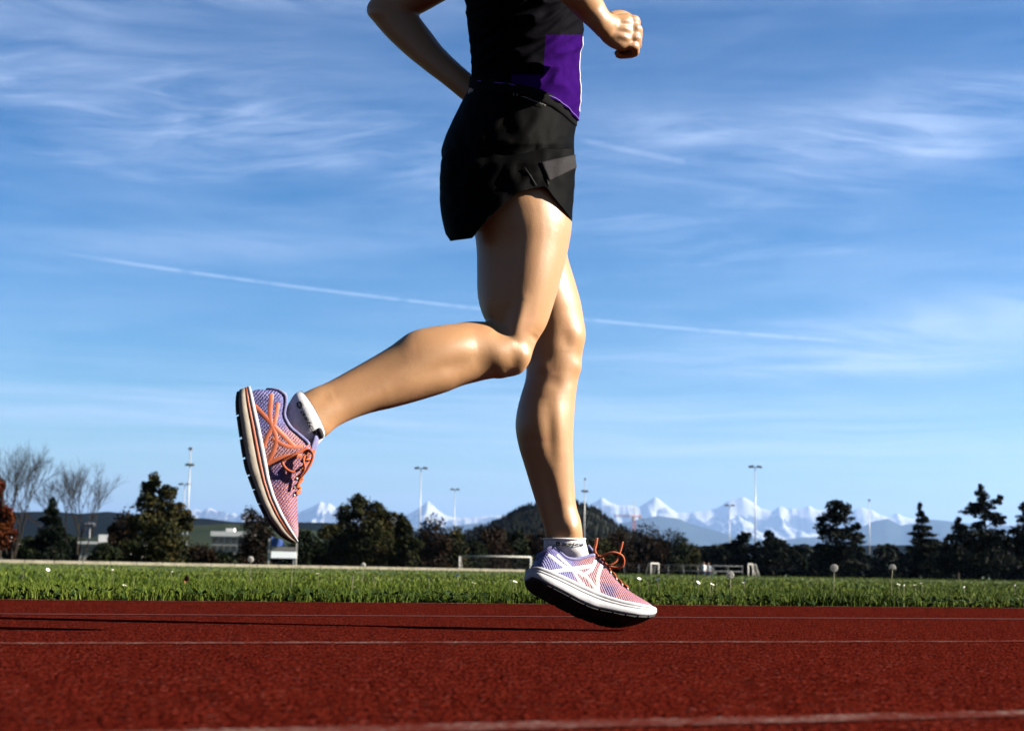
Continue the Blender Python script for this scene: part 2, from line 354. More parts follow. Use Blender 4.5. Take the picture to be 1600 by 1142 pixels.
def m_skin(t, b):
    p = geopos(t); n = nz(t, p, 9, 4); n2 = nz(t, p, 55, 5, .65); f = nz(t, p, 420, 3)
    c = mixc(t, n.ss(.35, .7)*.6, (.1476, .0792, .0382), (.1656, .0864, .0432)); c = mixc(t, nz(t, p, 22, 5, .6).ss(.5, .75)*.35, c, (.1728, .0756, .0446)); c = mixc(t, n2.ss(.55, .78)*.40, c, (.1296, .0612, .0324))
    c = mixc(t, nz(t, p, 34, 2, .4).ss(.74, .79)*.55, c, (.045, .018, .010)); t.links.new(c, b.inputs['Base Color']); b.inputs['Roughness'].default_value = .42; b.inputs['Specular IOR Level'].default_value = .20
    b.inputs['Subsurface Weight'].default_value = .10; b.inputs['Subsurface Radius'].default_value = (.012, .005, .003); b.inputs['Subsurface Scale'].default_value = .6
    bump(t, b, f*.8+nz(t, p, 60, 4)+nz(t, p, 1100, 2)*.6, .0003)
M_SKIN = mat('skin', m_skin)
B = MB()
def Yt(a, b, t): return a+(b-a)*t
# pelvis, trunk, chest
B.add(*loft([((735,-170),(893,-160),YB,.10),((728,-120),(905,-115),YB,.155),((730,-60),(908,-55),YB,.150),((733,0),(906,0),YB,.138),((738,45),(904,48),YB,.126),((741,90),(899,98),YB,.122),((738,125),(897,140),YB,.13),((722,165),(892,185),YB,.15),((704,215),(889,225),YB,.162),((700,255),(887,262),YB,.16),((712,295),(880,300),YB,.13)], 36))
# near thigh and lower leg, bent back
Yn = 2.845
B.add(*loft([((708,235),(884,235),2.86,.07),((712,265),(888,262),Yn,.088),((724,300),(892,302),Yn,.092),((737,345),(894,347),2.84,.091),((744,385),(888,390),2.84,.086),((745,428),(877,435),2.835,.080),((746,462),(866,473),2.83,.073),((753,490),(854,508),2.825,.066),((766,515),(840,532),2.82,.060),((776,537),(831,552),2.815,.053),((786,560),(824,570),2.81,.044),((797,575),(818,580),2.81,.03)], 32))
B.add(*loft([((826,545),(824,566),2.815,.032),((812,524),(815,583),2.81,.048),((788,510),(793,589),2.805,.055),((762,504),(768,591),2.795,.055),((737,502),(745,597),2.785,.054),((707,506),(722,603),2.77,.055),((672,511),(697,613),2.755,.056),((641,519),(668,622),2.74,.054),((611,540),(640,630),2.725,.049),((576,561),(610,638),2.71,.043),((542,580),(580,645),2.695,.037),((511,597),(551,655),2.68,.033),((487,607),(527,667),2.665,.031),((466,618),(511,681),2.655,.031),((448,630),(494,690),2.645,.03)], 28))
# stance thigh and lower leg
B.add(*loft([((740,245),(876,245),3.0,.075),((745,300),(878,300),3.015,.092),((758,350),(883,352),3.02,.09),((775,395),(887,399),3.02,.086),((790,432),(897,434),3.02,.08),((801,468),(907,469),3.02,.072),((810,498),(912,498),3.02,.065),((817,522),(914.5,522),3.02,.06),((820,545),(911,546),3.02,.057),((822,568),(909,569),3.02,.054),((821,592),(903.5,594),3.02,.053),((813,620),(899.5,623),3.02,.056),((807,646),(897.5,648),3.02,.059),((805.5,670),(896,673),3.02,.059),((810.5,698),(895.5,700),3.02,.055),((820,730),(896.5,731),3.02,.048),((830,763),(898,763),3.02,.041),((839.5,793),(901,791),3.02,.036),((848,818),(908,814),3.02,.034),((852,842),(911,842),3.025,.033),((856,860),(908,860),3.03,.024),((860,880),(900,880),3.035,.016)], 30))
# muscles and bones that break the plain tapering tubes
def blob(px, py, Yd, r, ang=0, yaw=0):
    B.ball(at(px, py, Yd), r, Matrix.Rotation(-R(ang), 3, 'Y') @ Matrix.Rotation(yaw, 3, 'Z'), 16, 10)
# far arm, elbow drawn back, hand behind the waist
B.add(*loft([((742,-175),(840,-120),3.005,.05),((690,-120),(790,-55),3.035,.05),((640,-60),(748,-28),3.055,.048),((600,-18),(702,-2),3.065,.045),((577,3),(668,17),3.070,.042),((573,20),(655,24),3.070,.040),((583,34),(660,33),3.070,.040),((604,58),(676,54),3.065,.040),((634,86),(692,75),3.055,.037),((664,110),(715,98),3.040,.033),((694,133),(737,117),3.025,.028),((722,156),(760,136),3.015,.025),((745,173),(782,150),3.005,.025)], 24))
B.add(*loft([((735,166),(772,143),3.005,.022),((765,190),(800,158),2.995,.020),((795,205),(825,175),2.985,.018)], 16))
for k in range(4):                                              # its fingers, loosely curled
    p0 = at(795+k*7, 202-k*8, 2.99); B.tube([p0, p0+Vector((.03, .012, -.012)), p0+Vector((.04, .034, -.022)), p0+Vector((.022, .045, -.024))], [.010, .0095, .009, .007], 8)
p0 = at(775, 160, 2.98); B.tube([p0, p0+Vector((.03, -.012, .01)), p0+Vector((.055, -.006, .0))], [.011, .010, .008], 8)
# near arm: shoulder, elbow out of frame, forearm coming down to the fist
sh, elb = at(812, -190, 2.80), at(790, -86, 2.64)
P, Rr = limb([(sh+Vector((0, .05, .0)), .05), (sh, .058), (sh.lerp(elb, .5), .047), (elb, .041)]); B.tube(P, Rr, 20)
B.ball(elb, .041)
B.add(*loft([((752,-110),(818,-118),2.640,.040),((790,-65),(868,-105),2.625,.043),((834,-32),(906,-62),2.655,.041),((876,2),(931,-22),2.670,.036),((902,27),(944,5),2.695,.031),((921,44),(951,18),2.700,.027),((933,56),(957,22),2.710,.025),((944,66),(966,24),2.720,.023)], 24))
B.add(*loft([((940,64),(962,23),2.720,.022),((953,74),(972,21),2.725,.021),((968,80),(982,21),2.730,.020),((979,79),(985,24),2.735,.017),((984,75),(988,28),2.740,.012)], 24, 5, .85))
for k, (ky, ex) in enumerate(((31, 992), (45, 995.5), (59, 994.5), (72, 991))):   # four fingers folded into a fist: index on top
    L = (.036, .040, .037, .029)[k]; r = (.0084, .0086, .0083, .0076)[k]
    a0 = at(ex-12, ky, 2.728); a1 = at(ex, ky+.5, 2.732); a2 = a1+Vector((.002, L, -.004)); a3 = a2+Vector((-.026, .004, -.003)); a4 = a3+Vector((-.006, -.018, 0))
    P, Rr = limb([(a0, r*.95), (a1, r*1.1), (a1.lerp(a2, .5)+Vector((.003, 0, 0)), r), (a2, r*1.02), (a3, r*.92), (a4, r*.8)], sub=4); B.tube(P, Rr, 12); B.ball(a1, r*1.08, None, 10, 8)
a0 = at(952, 30, 2.745); P, Rr = limb([(a0, .013), (a0+Vector((.024, .014, .010)), .0125), (a0+Vector((.045, .028, .004)), .0105), (a0+Vector((.052, .040, -.012)), .009)]); B.tube(P, Rr, 12)   # thumb over the fingers
# neck and head (above the picture's edge)
nk = at(815, -190, YB); hd = nk+Vector((.06, .02, .185))
P, Rr = limb([(nk-UP*.10, .075), (nk, .058), (nk+Vector((.03, .01, .08)), .052), (hd-UP*.03, .052)]); B.tube(P, Rr, 18)
HM = Matrix((RF, RL, UP)).transposed()
B.ball(hd+UP*.02, (.094, .074, .105), HM, 20, 14); B.ball(hd+HM@Vector((.04, 0, -.045)), (.052, .052, .06), HM, 16, 12)
B.ball(hd+HM@Vector((.098, 0, -.015)), (.017, .012, .020), HM, 10, 8); B.ball(hd+HM@Vector((.084, 0, -.058)), (.012, .022, .012), HM, 10, 8)
for s in (-1, 1): B.ball(hd+HM@Vector((-.005, s*.074, -.01)), (.018, .008, .03), HM, 10, 8)
B.tube([at(815, -178, 2.80), at(815, -186, YB), at(830, -178, 3.07)], [.058, .07, .055], 16)
bodym = remesh(B, .0031, 18)
def sculpt(me, bumps):                    # soft muscles, tendons and hollows: (px, py, px2, py2, distance, height, width)
    n = len(me.vertices); co = np.empty(n*3, dtype=np.float32); me.vertices.foreach_get('co', co); co = co.reshape(-1, 3).astype(float)
    no = np.empty(n*3, dtype=np.float32); me.vertices.foreach_get('normal', no); no = no.reshape(-1, 3); off = np.zeros(n)
    for (x0, y0, x1, y1, Yd, amp, sg) in bumps:
        a = np.array(at(x0, y0, Yd)); b = np.array(at(x1, y1, Yd)); d = b-a; L = d@d+1e-9
        t = np.clip(((co-a)@d)/L, 0, 1); e = co-(a+t[:, None]*d); e[:, 1] *= .55
        taper = .35+.65*np.sin(np.pi*np.clip(t, .02, .98)) if L > 1e-4 else 1.0
        off += amp*taper*np.exp(-(e**2).sum(1)/(2*sg*sg))
    co += no*off[:, None]; me.vertices.foreach_set('co', co.astype(np.float32).ravel()); me.update()
sculpt(bodym, [
 (792, 320, 786, 478, 2.76, -.0040, .014), (838, 330, 828, 500, 2.76, .0045, .020), (868, 350, 846, 495, 2.77, .003, .018), (800, 470, 778, 522, 2.765, -.0048, .010), (818, 470, 800, 535, 2.765, .0045, .008), (765, 440, 768, 505, 2.77, .004, .012),
 (822, 556, 822, 556, 2.79, .0030, .014), (806, 548, 800, 575, 2.77, -.0022, .009), (838, 522, 834, 535, 2.79, -.003, .009), (778, 556, 778, 557, 2.75, .0032, .013), (792, 585, 770, 588, 2.79, .0025, .012),
 (745, 530, 650, 548, 2.72, .0060, .020), (740, 562, 610, 602, 2.715, -.0045, .010), (720, 588, 560, 636, 2.72, .0030, .010), (640, 560, 540, 600, 2.68, -.0030, .010), (600, 610, 520, 648, 2.66, .0030, .009), (520, 618, 490, 632, 2.65, -.0035, .008),
 (862, 440, 872, 490, 2.97, .003, .016), (905, 524, 905, 526, 2.99, .0035, .016), (882, 515, 886, 548, 2.975, -.0028, .010), (904, 556, 904, 558, 3.0, -.0022, .008), (903, 574, 903, 575, 3.0, .0026, .010), (845, 560, 850, 585, 2.97, .0035, .010), (868, 585, 866, 610, 2.965, -.0022, .012),
 (838, 620, 834, 690, 2.97, .0075, .018), (870, 625, 874, 700, 2.965, .0035, .012), (858, 640, 864, 730, 2.965, -.0034, .010), (892, 610, 892, 780, 2.985, .0025, .007), (850, 730, 868, 800, 2.985, -.004, .008), (846, 770, 856, 835, 2.99, .003, .006), (868, 790, 866, 830, 2.99, -.0045, .008), (893, 824, 893, 826, 2.99, .0050, .009),
 (850, -20, 915, 30, 2.74, .0025, .007), (880, 0, 930, 45, 2.75, -.002, .006), (968, 34, 990, 30, 2.71, .0022, .004), (966, 45, 992, 45, 2.71, .0022, .004), (964, 56, 990, 60, 2.71, .0020, .004), (968, 39, 992, 37.5, 2.71, -.0018, .004), (966, 50, 994, 52, 2.71, -.0018, .004), (966, 62, 992, 66, 2.71, -.0018, .004)])
link('body', bodym, M_SKIN, ppl)
for s in (-1, 1): MB().ball(hd+HM@Vector((.084, s*.032, .012)), .0125, None, 12, 8).build('eye', mat('eye', color=(.05, .03, .02), rough=.2), ppl)
H = MB().ball(hd+HM@Vector((-.012, 0, .042)), (.098, .083, .098), HM, 20, 14); P, Rr = limb([(hd+HM@Vector((-.09, 0, .06)), .03), (hd+HM@Vector((-.15, 0, .03)), .034), (hd+HM@Vector((-.19, .02, -.07)), .028), (hd+HM@Vector((-.20, .03, -.15)), .008)]); H.tube(P, Rr, 14)
H.build('hair', mat('hair', noisy((.05, .03, .018), (.10, .06, .035), 60, .002)), ppl)

# --- clothes: cloth sheets wrapped round the body, x across the photo, angle for depth
def solid(me, th):
    o = bpy.data.objects.new('tmp', me); col.objects.link(o)
    m = o.modifiers.new('s', 'SOLIDIFY'); m.thickness = th; m.offset = -1
    out = bpy.data.meshes.new_from_object(o.evaluated_get(bpy.context.evaluated_depsgraph_get())); bpy.data.objects.remove(o)
    out.polygons.foreach_set('use_smooth', [True]*len(out.polygons)); return out
def ip(tab, y): return float(np.interp(y, [t[0] for t in tab], [t[1] for t in tab]))
def ips(tab, y):                          # smooth version
    return (ip(tab, y-9)+ip(tab, y-4)+ip(tab, y)*2+ip(tab, y+4)+ip(tab, y+9))/6
class Wrap:
    def __init__(s, L, Rt, Yc, D, top, hem, fold, sq=.92): s.L, s.R, s.Yc, s.D, s.top, s.hem, s.fold, s.sq = L, Rt, Yc, D, top, hem, fold, sq
    def pt(s, th, y, off=0):              # th: 0 right edge, pi/2 towards the camera, pi left edge
        l, r = ips(s.L, y), ips(s.R, y); cx, sx = math.cos(th), math.sin(th)
        cx = abs(cx)**s.sq*(1 if cx > 0 else -1); sx = abs(sx)**s.sq*(1 if sx > 0 else -1)
        w = s.fold(th, y)+off; e = 1+w/.11
        px = (l+r)/2+(r-l)/2*cx*(1+(w*.35+off*.65)/.11)
        return at(px, y, s.Yc-ip(s.D, y)*sx*e)
    def atpx(s, px, y, off=0):            # camera side, at a photo column
        l, r = ips(s.L, y), ips(s.R, y); c = max(-1, min(1, (px-(l+r)/2)/((r-l)/2)))
        return s.pt(math.acos((abs(c)**(1/s.sq))*(1 if c > 0 else -1)), y, off)
    def sheet(s, n=96, rows=60):
        V = []
        for j in range(rows+1):
            for k in range(n):
                th = 2*math.pi*k/n; y0 = s.top(th); y1 = s.hem(th); V.append(s.pt(th, y0+(y1-y0)*j/rows))
        return V, [(j*n+k, j*n+(k+1) % n, (j+1)*n+(k+1) % n, (j+1)*n+k) for j in range(rows) for k in range(n)]
def cloth(name, parts, m, th=.0016, pick=None):
    q = MB()
    for p in parts: q.add(*p)
    me = bpy.data.meshes.new(name); me.from_pydata(q.v, [], q.f); me.update()
    bm = bmesh.new(); bm.from_mesh(me); bmesh.ops.recalc_face_normals(bm, faces=bm.faces); bm.to_mesh(me); bm.free()
    if pick:                              # second material of a garment, chosen face by face
        me.polygons.foreach_set('material_index', [pick(k) for k in range(len(me.polygons))])
    return link(name, solid(me, th), m, ppl)
def fold_shirt(th, y):
    a = math.cos(th)
    w = noise.noise(Vector((a*2.2+y*.006, y*.045+a*1.9, 2.))); w2 = noise.noise(Vector((a*5-y*.02, y*.10+a*4.5, 9.)))
    return .0064*(1-abs(w)*2.2)+.0014*w2
SHIRT = Wrap([(-185, 742), (-120, 722), (-60, 723), (0, 726), (41, 732), (91, 737), (118, 738), (150, 731), (195, 716)], [(-185, 890), (-120, 911), (-60, 914), (0, 912), (60, 911), (82, 907), (107, 904.5), (139, 906), (165, 905.5), (190, 902.5)], YB,
 [(-185, .12), (-120, .166), (-60, .16), (0, .150), (50, .138), (95, .133), (140, .142), (195, .160)], lambda th: -150+28*abs(math.cos(th)),
 lambda th: ip([(-1, 128), (-.25, 134), (.15, 143), (.55, 157), (.8, 172), (1, 190)], math.cos(th)), fold_shirt)
def m_shirt(t, b):
    p = geopos(t); n = nz(t, p, 30, 5, .6)
    t.links.new(mixc(t, n.ss(.3, .7), (.0072, .0011, .027), (.0100, .0018, .035)), b.inputs['Base Color']); b.inputs['Roughness'].default_value = .62
    b.inputs['Specular IOR Level'].default_value = 0; bump(t, b, nz(t, p, 900, 2)+nz(t, p, 22, 4)*3, .0010)
def panel(k, n=160, rows=150):            # purple faces low on the front and side, the rest of the top black
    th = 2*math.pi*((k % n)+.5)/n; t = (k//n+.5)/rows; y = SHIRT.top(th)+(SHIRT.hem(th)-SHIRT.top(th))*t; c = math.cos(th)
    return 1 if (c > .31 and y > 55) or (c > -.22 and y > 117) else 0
M_TOPB = mat('jersey_black_faces', noisy((.0005, .0004, .0008), (.0009, .0008, .0015), 30, .0006, rough=.8, spec=.01))
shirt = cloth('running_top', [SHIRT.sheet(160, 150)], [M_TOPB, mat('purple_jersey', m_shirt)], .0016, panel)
zp = [SHIRT.pt(R(9), y, .0012) for y in np.linspace(58, 176, 60)]
MB().tube(zp, .0017, 6).build('piping', mat('pale_piping', color=(.1680, .1540, .1960), rough=.5), shirt)
P = [SHIRT.pt(th, SHIRT.hem(th)-2.5, .0010) for th in np.linspace(0, 2*math.pi, 90)]
MB().tube(P, .0012, 5, False).build('hem_seam', mat('purple_thread', color=(.05, .02, .15)), shirt)
def fold_shorts(th, y):
    a = math.cos(th); k = max(0, min(1, (y-150)/60))
    w = noise.noise(Vector((a*3.2+y*.010, y*.022-a*2.6, 5.))); w2 = noise.noise(Vector((a*9, y*.05+a*5, 1.)))
    return k*(.007*(.5-abs(w)*1.4)+.0016*w2)
HEMN = [(-1, 366), (-.94, 377), (-.55, 372), (-.2, 336), (.14, 301), (.30, 296), (.54, 291.5), (.66, 305), (.85, 327), (1, 347)]
SEAT = Wrap([(112, 736), (135, 735), (158, 722), (189, 707), (221, 693), (245, 689), (268, 697), (300, 697)], [(112, 905), (160, 901), (196, 899.5), (214, 897), (233, 895.5), (252, 892), (300, 884)], YB, [(112, .140), (160, .155), (225, .178), (245, .174), (266, .155), (300, .15)],
 lambda th: ip([(-1, 122), (-.25, 131), (.15, 139), (.55, 152), (.8, 167), (1, 183)], math.cos(th)), lambda th: 268+6*math.sin(th), fold_shorts)
LEGN = Wrap([(215, 712), (236, 698), (250, 688), (315, 688), (350, 691.5), (372, 697), (380, 700)], [(215, 897), (233, 895.5), (252, 900), (274, 898), (315, 895), (347, 893.5), (380, 889)], 2.845, [(215, .075), (232, .080), (255, .104), (340, .118), (380, .12)], lambda th: 232, lambda th: ip(HEMN, math.cos(th)) if math.sin(th) >= 0 else 352+14*math.cos(th-2.6), fold_shorts)
LEGF = Wrap([(215, 720), (260, 722), (340, 742), (370, 750)], [(215, 890), (260, 893), (300, 892), (346, 893), (370, 894)], 3.015, [(215, .09), (280, .105), (350, .112)], lambda th: 236, lambda th: 338+8*math.cos(th), fold_shorts)
def m_short(t, b):
    p = geopos(t); n = nz(t, p, 20, 5, .6); t.links.new(mixc(t, n.ss(.3, .7), (.0002, .0002, .0002), (.0004, .0004, .0005)), b.inputs['Base Color'])
    b.inputs['Roughness'].default_value = .7; b.inputs['Specular IOR Level'].default_value = .015; bump(t, b, nz(t, p, 30, 5)*2+nz(t, p, 1000, 2)*.4, .0008)
M_SHORT = mat('black_shell_fabric', m_short)
shorts = cloth('shorts', [SEAT.sheet(110, 60), LEGN.sheet(110, 60), LEGF.sheet(90, 40)], M_SHORT)
def patch(name, W, poly, m, parent, off=.0016, g=14):       # polygon of four photo points laid on a garment
    V = []
    for j in range(g+1):
        for i in range(g+1):
            s, t = i/g, j/g; a = Vector(poly[0]).lerp(Vector(poly[1]), s); b = Vector(poly[3]).lerp(Vector(poly[2]), s); p = a.lerp(b, t); V.append(W.atpx(p.x, p.y, off))
    me = MB().add(V, [(j*(g+1)+i, j*(g+1)+i+1, (j+1)*(g+1)+i+1, (j+1)*(g+1)+i) for j in range(g) for i in range(g)])
    mm = bpy.data.meshes.new(name); mm.from_pydata(me.v, [], me.f); mm.update(); return link(name, solid(mm, .0008), m, parent)
patch('side_panel', LEGN, [(843, 254), (896, 242), (897, 262), (856, 283)], mat('grey_mesh_panel', noisy((.0059, .0052, .0059), (.0084, .0076, .0084), 200, .0006)), shorts, .003)
def wb(th, y): return SEAT.pt(th, y)
V = []; n = 110
for j in range(5):
    for k in range(n):
        th = 2*math.pi*k/n; V.append(SEAT.pt(th, SEAT.top(th)+j*4.5-3, .0028-.0006*abs(j-2)))
q = MB().add(V, [(j*n+k, j*n+(k+1) % n, (j+1)*n+(k+1) % n, (j+1)*n+k) for j in range(4) for k in range(n)])
wbm = bpy.data.meshes.new('waistband'); wbm.from_pydata(q.v, [], q.f); wbm.update(); link('waistband', solid(wbm, .001), mat('waistband_black', color=(.001, .001, .0012), rough=.9, spec=.03), shorts)
lt = MB()                                                    # thin grey stitched marks below the waistband
for (a, b) in (((803, 146), (803, 150)), ((808, 146.5), (808, 150.5))): lt.tube([SEAT.atpx(*a, .004), SEAT.atpx(*b, .004)], .0007, 5)
xs_ = np.linspace(815, 851, 26); lt.tube([SEAT.atpx(x, 150.5+(x-815)*.40+1.1*math.sin(i*1.9), .004) for i, x in enumerate(xs_)], .0007, 5)
lt.build('stitching', mat('grey_thread', color=(.0700, .0700, .0665)), shorts)
for W, xa, ya, xb, yb in ((LEGN, 843, 253, 857, 290), (LEGN, 820, 262, 838, 290)):
    MB().tube([W.atpx(xa+(xb-xa)*t, ya+(yb-ya)*t, .0012) for t in np.linspace(0, 1, 12)], .0006, 5).build('seam', mat('seam_grey', color=(.006, .006, .006)), shorts)
# ------------------------------------------------------------------ shoes and socks
def tb(t): return lambda x: float(np.interp(x, [a for a, _ in t], [b for _, b in t]))
ZB = tb([(0,.034),(.01,.027),(.03,.020),(.067,.012),(.10,.005),(.13,0),(.19,0),(.22,.003),(.25,.012),(.268,.022),(.278,.034)])
ZM = tb([(0,.055),(.01,.054),(.03,.051),(.067,.046),(.10,.041),(.13,.036),(.16,.030),(.19,.028),(.22,.030),(.25,.035),(.268,.039),(.278,.041)])
ZT = tb([(.008,.060),(.013,.073),(.02,.092),(.033,.112),(.05,.105),(.067,.094),(.09,.098),(.11,.111),(.125,.121),(.138,.122),(.15,.110),(.174,.086),(.19,.074),(.22,.060),(.25,.052),(.268,.046),(.275,.042)])
WS = tb([(0,.010),(.004,.021),(.012,.028),(.03,.033),(.06,.0345),(.10,.034),(.14,.037),(.17,.043),(.20,.0465),(.225,.045),(.25,.036),(.265,.026),(.274,.014),(.278,.004)])
def sm(f, x, h=.006): return (f(x-h)+2*f(x)+f(x+h))/4
class Shoe:
    def __init__(s, side, Mw): s.side = side; s.M = Mw       # side: +1 left shoe (medial side to the right), -1 right shoe
    def yc(s, x): return -s.side*.010*max(0, (x-.12)/.158)**2
    def U(s, x, al, off=0):                                   # al 0..pi from the wearer's right side over the top to the left
        zm = sm(ZM, x)-.003; zt = max(sm(ZT, x), zm+.002); w = max(sm(WS, x)-.003, .002); h = max(0, min(1, (x-.10)/.10))
        if x < .014: w *= max(.25, (x-.006)/.008)**.5
        p = .50+.35*h; q = .62+.30*h
        ca, sa = math.cos(al), math.sin(al); lean = 1-.10*(1-h)*abs(sa)**2
        y = -(w*lean+off)*abs(ca)**p*(1 if ca > 0 else -1)
        return Vector((x, s.yc(x)+y, zm+(zt-zm)*abs(sa)**q+off*sa))
    def side_al(s, x, z, sd):                                 # angle on side sd (-1 right, +1 left) at height z
        zm = sm(ZM, x)-.003; zt = sm(ZT, x); h = max(0, min(1, (x-.10)/.10)); q = .62+.30*h
        a = math.asin(max(0, min(1, (z-zm)/(zt-zm)))**(1/q)); return a if sd < 0 else math.pi-a
def mk(name, mb, m, parent, mw=None, smooth=True):
    o = mb.build(name, m, None, smooth); o.parent = parent
    if mw is not None: o.matrix_parent_inverse = Matrix.Translation(parent.location).inverted(); o.matrix_basis = mw
    return o
def m_upper(t, b):
    c = objco(t); sp = t.nodes.new('ShaderNodeSeparateXYZ'); t.links.new(c, sp.inputs[0]); x, y, z = (S(t, k) for k in sp.outputs)
    wav = ((x*1.0+z*.55)*1250+nz(t, c, 60, 3)*1.2).op('SINE')          # fine knit rows of the forefoot
    n = nz(t, c, 45, 4)
    heel = mixc(t, n.ss(.3, .7), (.026, .023, .080), (.044, .041, .112))
    mid = mixc(t, n.ss(.35, .7)*.6, (.125, .050, .050), (.075, .048, .090))
    rows = mixc(t, wav.ss(-.3, .3), (.021, .012, .066), (.155, .048, .024))
    cc = mixc(t, (x+nz(t, c, 25, 3)*.03).ss(.088, .118), heel, mid)
    cc = mixc(t, (x+z*.3+nz(t, c, 25, 3)*.02).ss(.160, .178), cc, rows)
    toe = mixc(t, wav.ss(-.3, .3), (.075, .058, .105), (.145, .066, .048)); cc = mixc(t, x.ss(.235, .262), cc, toe)
    deep = mixc(t, (x+z*.9-.02).ss(.15, .18)*z.ss(.062, .05)*x.ss(.18, .16)*.8, cc, (.0134, .0108, .0627))
    t.links.new(deep, b.inputs['Base Color']); b.inputs['Roughness'].default_value = .6; b.inputs['Specular IOR Level'].default_value = .25
    v = t.nodes.new('ShaderNodeTexVoronoi'); v.inputs['Scale'].default_value = 420; t.links.new(c, v.inputs['Vector'])
    bump(t, b, wav*.5+S(t, v.outputs['Distance']), .0010)
M_UP = mat('knit_mesh_upper', m_upper)
M_MID = mat('white_foam', noisy((.1523, .1501, .1613), (.1882, .1859, .1926), 30, .0006, rough=.6, co=objco))
M_MIDC = mat('cream_foam', noisy((.0986, .0829, .0694), (.1434, .1277, .1075), 24, .0008, rough=.65, co=objco))
M_OR = mat('orange_overlay', noisy((.1613, .0336, .0112), (.1882, .0448, .0179), 40, rough=.5, spec=.3, co=objco))
M_WH = mat('white_overlay', noisy((.1792, .1747, .1702), (.2061, .2016, .1971), 40, rough=.45, spec=.3, co=objco))
M_SOLE = mat('black_rubber', noisy((.006, .006, .007), (.016, .015, .015), 60, .001, rough=.8, spec=.1, co=objco))
M_LACE = mat('orange_lace', noisy((.1523, .0314, .0125), (.1882, .0493, .0246), 300, .0006, rough=.75, co=objco))
M_SOCK = mat('white_sock', noisy((.2438, .2399, .2513), (.3046, .2970, .3046), 140, .0004, rough=.95, spec=.05))
M_INK = mat('black_print', color=(.008, .008, .009), rough=.8)
M_COL = mat('lavender_lining', noisy((.0582, .0582, .1210), (.0896, .0851, .1389), 60, .0006, rough=.8, co=objco))
XS = np.concatenate([np.linspace(0, .02, 7), np.linspace(.026, .25, 42), np.linspace(.254, .278, 9)])
def make_shoe(side, Mw, stripe_m, cam_side, rim_m, mid_m, band_m):
    sh = Shoe(side, Mw); n = 40
    xs = [x for x in XS if .0085 <= x <= .2745]; V = [sh.U(x, math.pi*k/n) for x in xs for k in range(n+1)]; m = n+1
    f = [(i*m+k, (i+1)*m+k, (i+1)*m+k+1, i*m+k+1) for i in range(len(xs)-1) for k in range(n)]+[tuple(range(m)), tuple((len(xs)-1)*m+k for k in range(m))[::-1]]
    up = mk('running_shoe', MB().add(V, f), M_UP, ppl, Mw)
    def slab(name, m_, fz0, fz1, grow, bulge):
        q = MB(); V = []; K = 6; prof = []
        for x in XS:
            w = sm(WS, x, .003)+grow; z0, z1 = fz0(x), fz1(x); yc = sh.yc(x)
            ring = []
            for j in range(K+1): t = j/K; ring.append((x, yc-(w+bulge*math.sin(math.pi*t)), z0+(z1-z0)*t))
            for j in range(K+1): t = 1-j/K; ring.append((x, yc+(w+bulge*math.sin(math.pi*t)), z0+(z1-z0)*t))
            V += ring
        M2 = 2*(K+1); f = [(i*M2+k, i*M2+(k+1) % M2, (i+1)*M2+(k+1) % M2, (i+1)*M2+k) for i in range(len(XS)-1) for k in range(M2)]
        f += [tuple(range(M2))[::-1], tuple((len(XS)-1)*M2+k for k in range(M2))]
        o = mk(name, q.add(V, f), m_, up); return o
    zb, zm = (lambda x: sm(ZB, x)), (lambda x: sm(ZM, x))
    lv = lambda t: (lambda x: zb(x)+.005+(zm(x)-zb(x)-.005)*t)
    slab('midsole', mid_m, lv(0), lv(.56), .0005, .0025); slab('midsole_band', band_m, lv(.56), lv(.74), .0012, .0008); slab('midsole_rim', rim_m, lv(.74), lambda x: zm(x)+.0015, .0004, .0020)
    # rubber blocks of the outsole, cut by grooves across the foot
    cuts = [.000, .040, .078, .112, .142, .168, .194, .220, .246, .278]
    for a, b_ in zip(cuts[:-1], cuts[1:]):
        q = MB(); V = []; st = np.linspace(a+.0018, b_-.0018, 6)
        for x in st:
            w = sm(WS, x, .003)-.0015; y = sh.yc(x)
            V += [(x, y-w, zb(x)+.0065), (x, y-w*.98, zb(x)+.001), (x, y-w*.3, zb(x)), (x, y+w*.3, zb(x)), (x, y+w*.98, zb(x)+.001), (x, y+w, zb(x)+.0065)]
        f = [(i*6+k, i*6+(k+1) % 6, (i+1)*6+(k+1) % 6, (i+1)*6+k) for i in range(5) for k in range(6)]+[(5,4,3,2,1,0), tuple(30+k for k in range(6))]
        mk('outsole_block', q.add(V, f), M_SOLE, up, None, False)
    # crossed overlay stripes on both flanks
    ST = [([(.0254,.085),(.064,.068),(.104,.064),(.135,.037)], .0038), ([(.034,.051),(.070,.066),(.097,.078),(.124,.090)], .0038), ([(.044,.090),(.073,.073),(.092,.052),(.106,.042)], .0034), ([(.128,.103),(.118,.078),(.097,.060)], .0034), ([(.142,.096),(.133,.068),(.135,.038)], .0036)]
    for sd in (-1, 1):
        for pts, hw in ST:
            P = []
            for i in range(len(pts)-1):
                k = [Vector((*pts[max(i-1, 0)], 0)), Vector((*pts[i], 0)), Vector((*pts[i+1], 0)), Vector((*pts[min(i+2, len(pts)-1)], 0))]
                P += [cr(*k, t/8) for t in range(8+(i == len(pts)-2))]
            V = []
            for i, p in enumerate(P):
                d = (P[min(i+1, len(P)-1)]-P[max(i-1, 0)]).normalized(); w = Vector((-d.y, d.x, 0))
                for e in (-1, -.5, 0, .5, 1):
                    c = p+w*hw*e; V.append(sh.U(c.x, sh.side_al(c.x, c.y, sd), .0007 if abs(e) < 1 else .0001))
            mk('stripe', MB().add(V, [(i*5+k, i*5+k+1, (i+1)*5+k+1, (i+1)*5+k) for i in range(len(P)-1) for k in range(4)]), stripe_m, up)
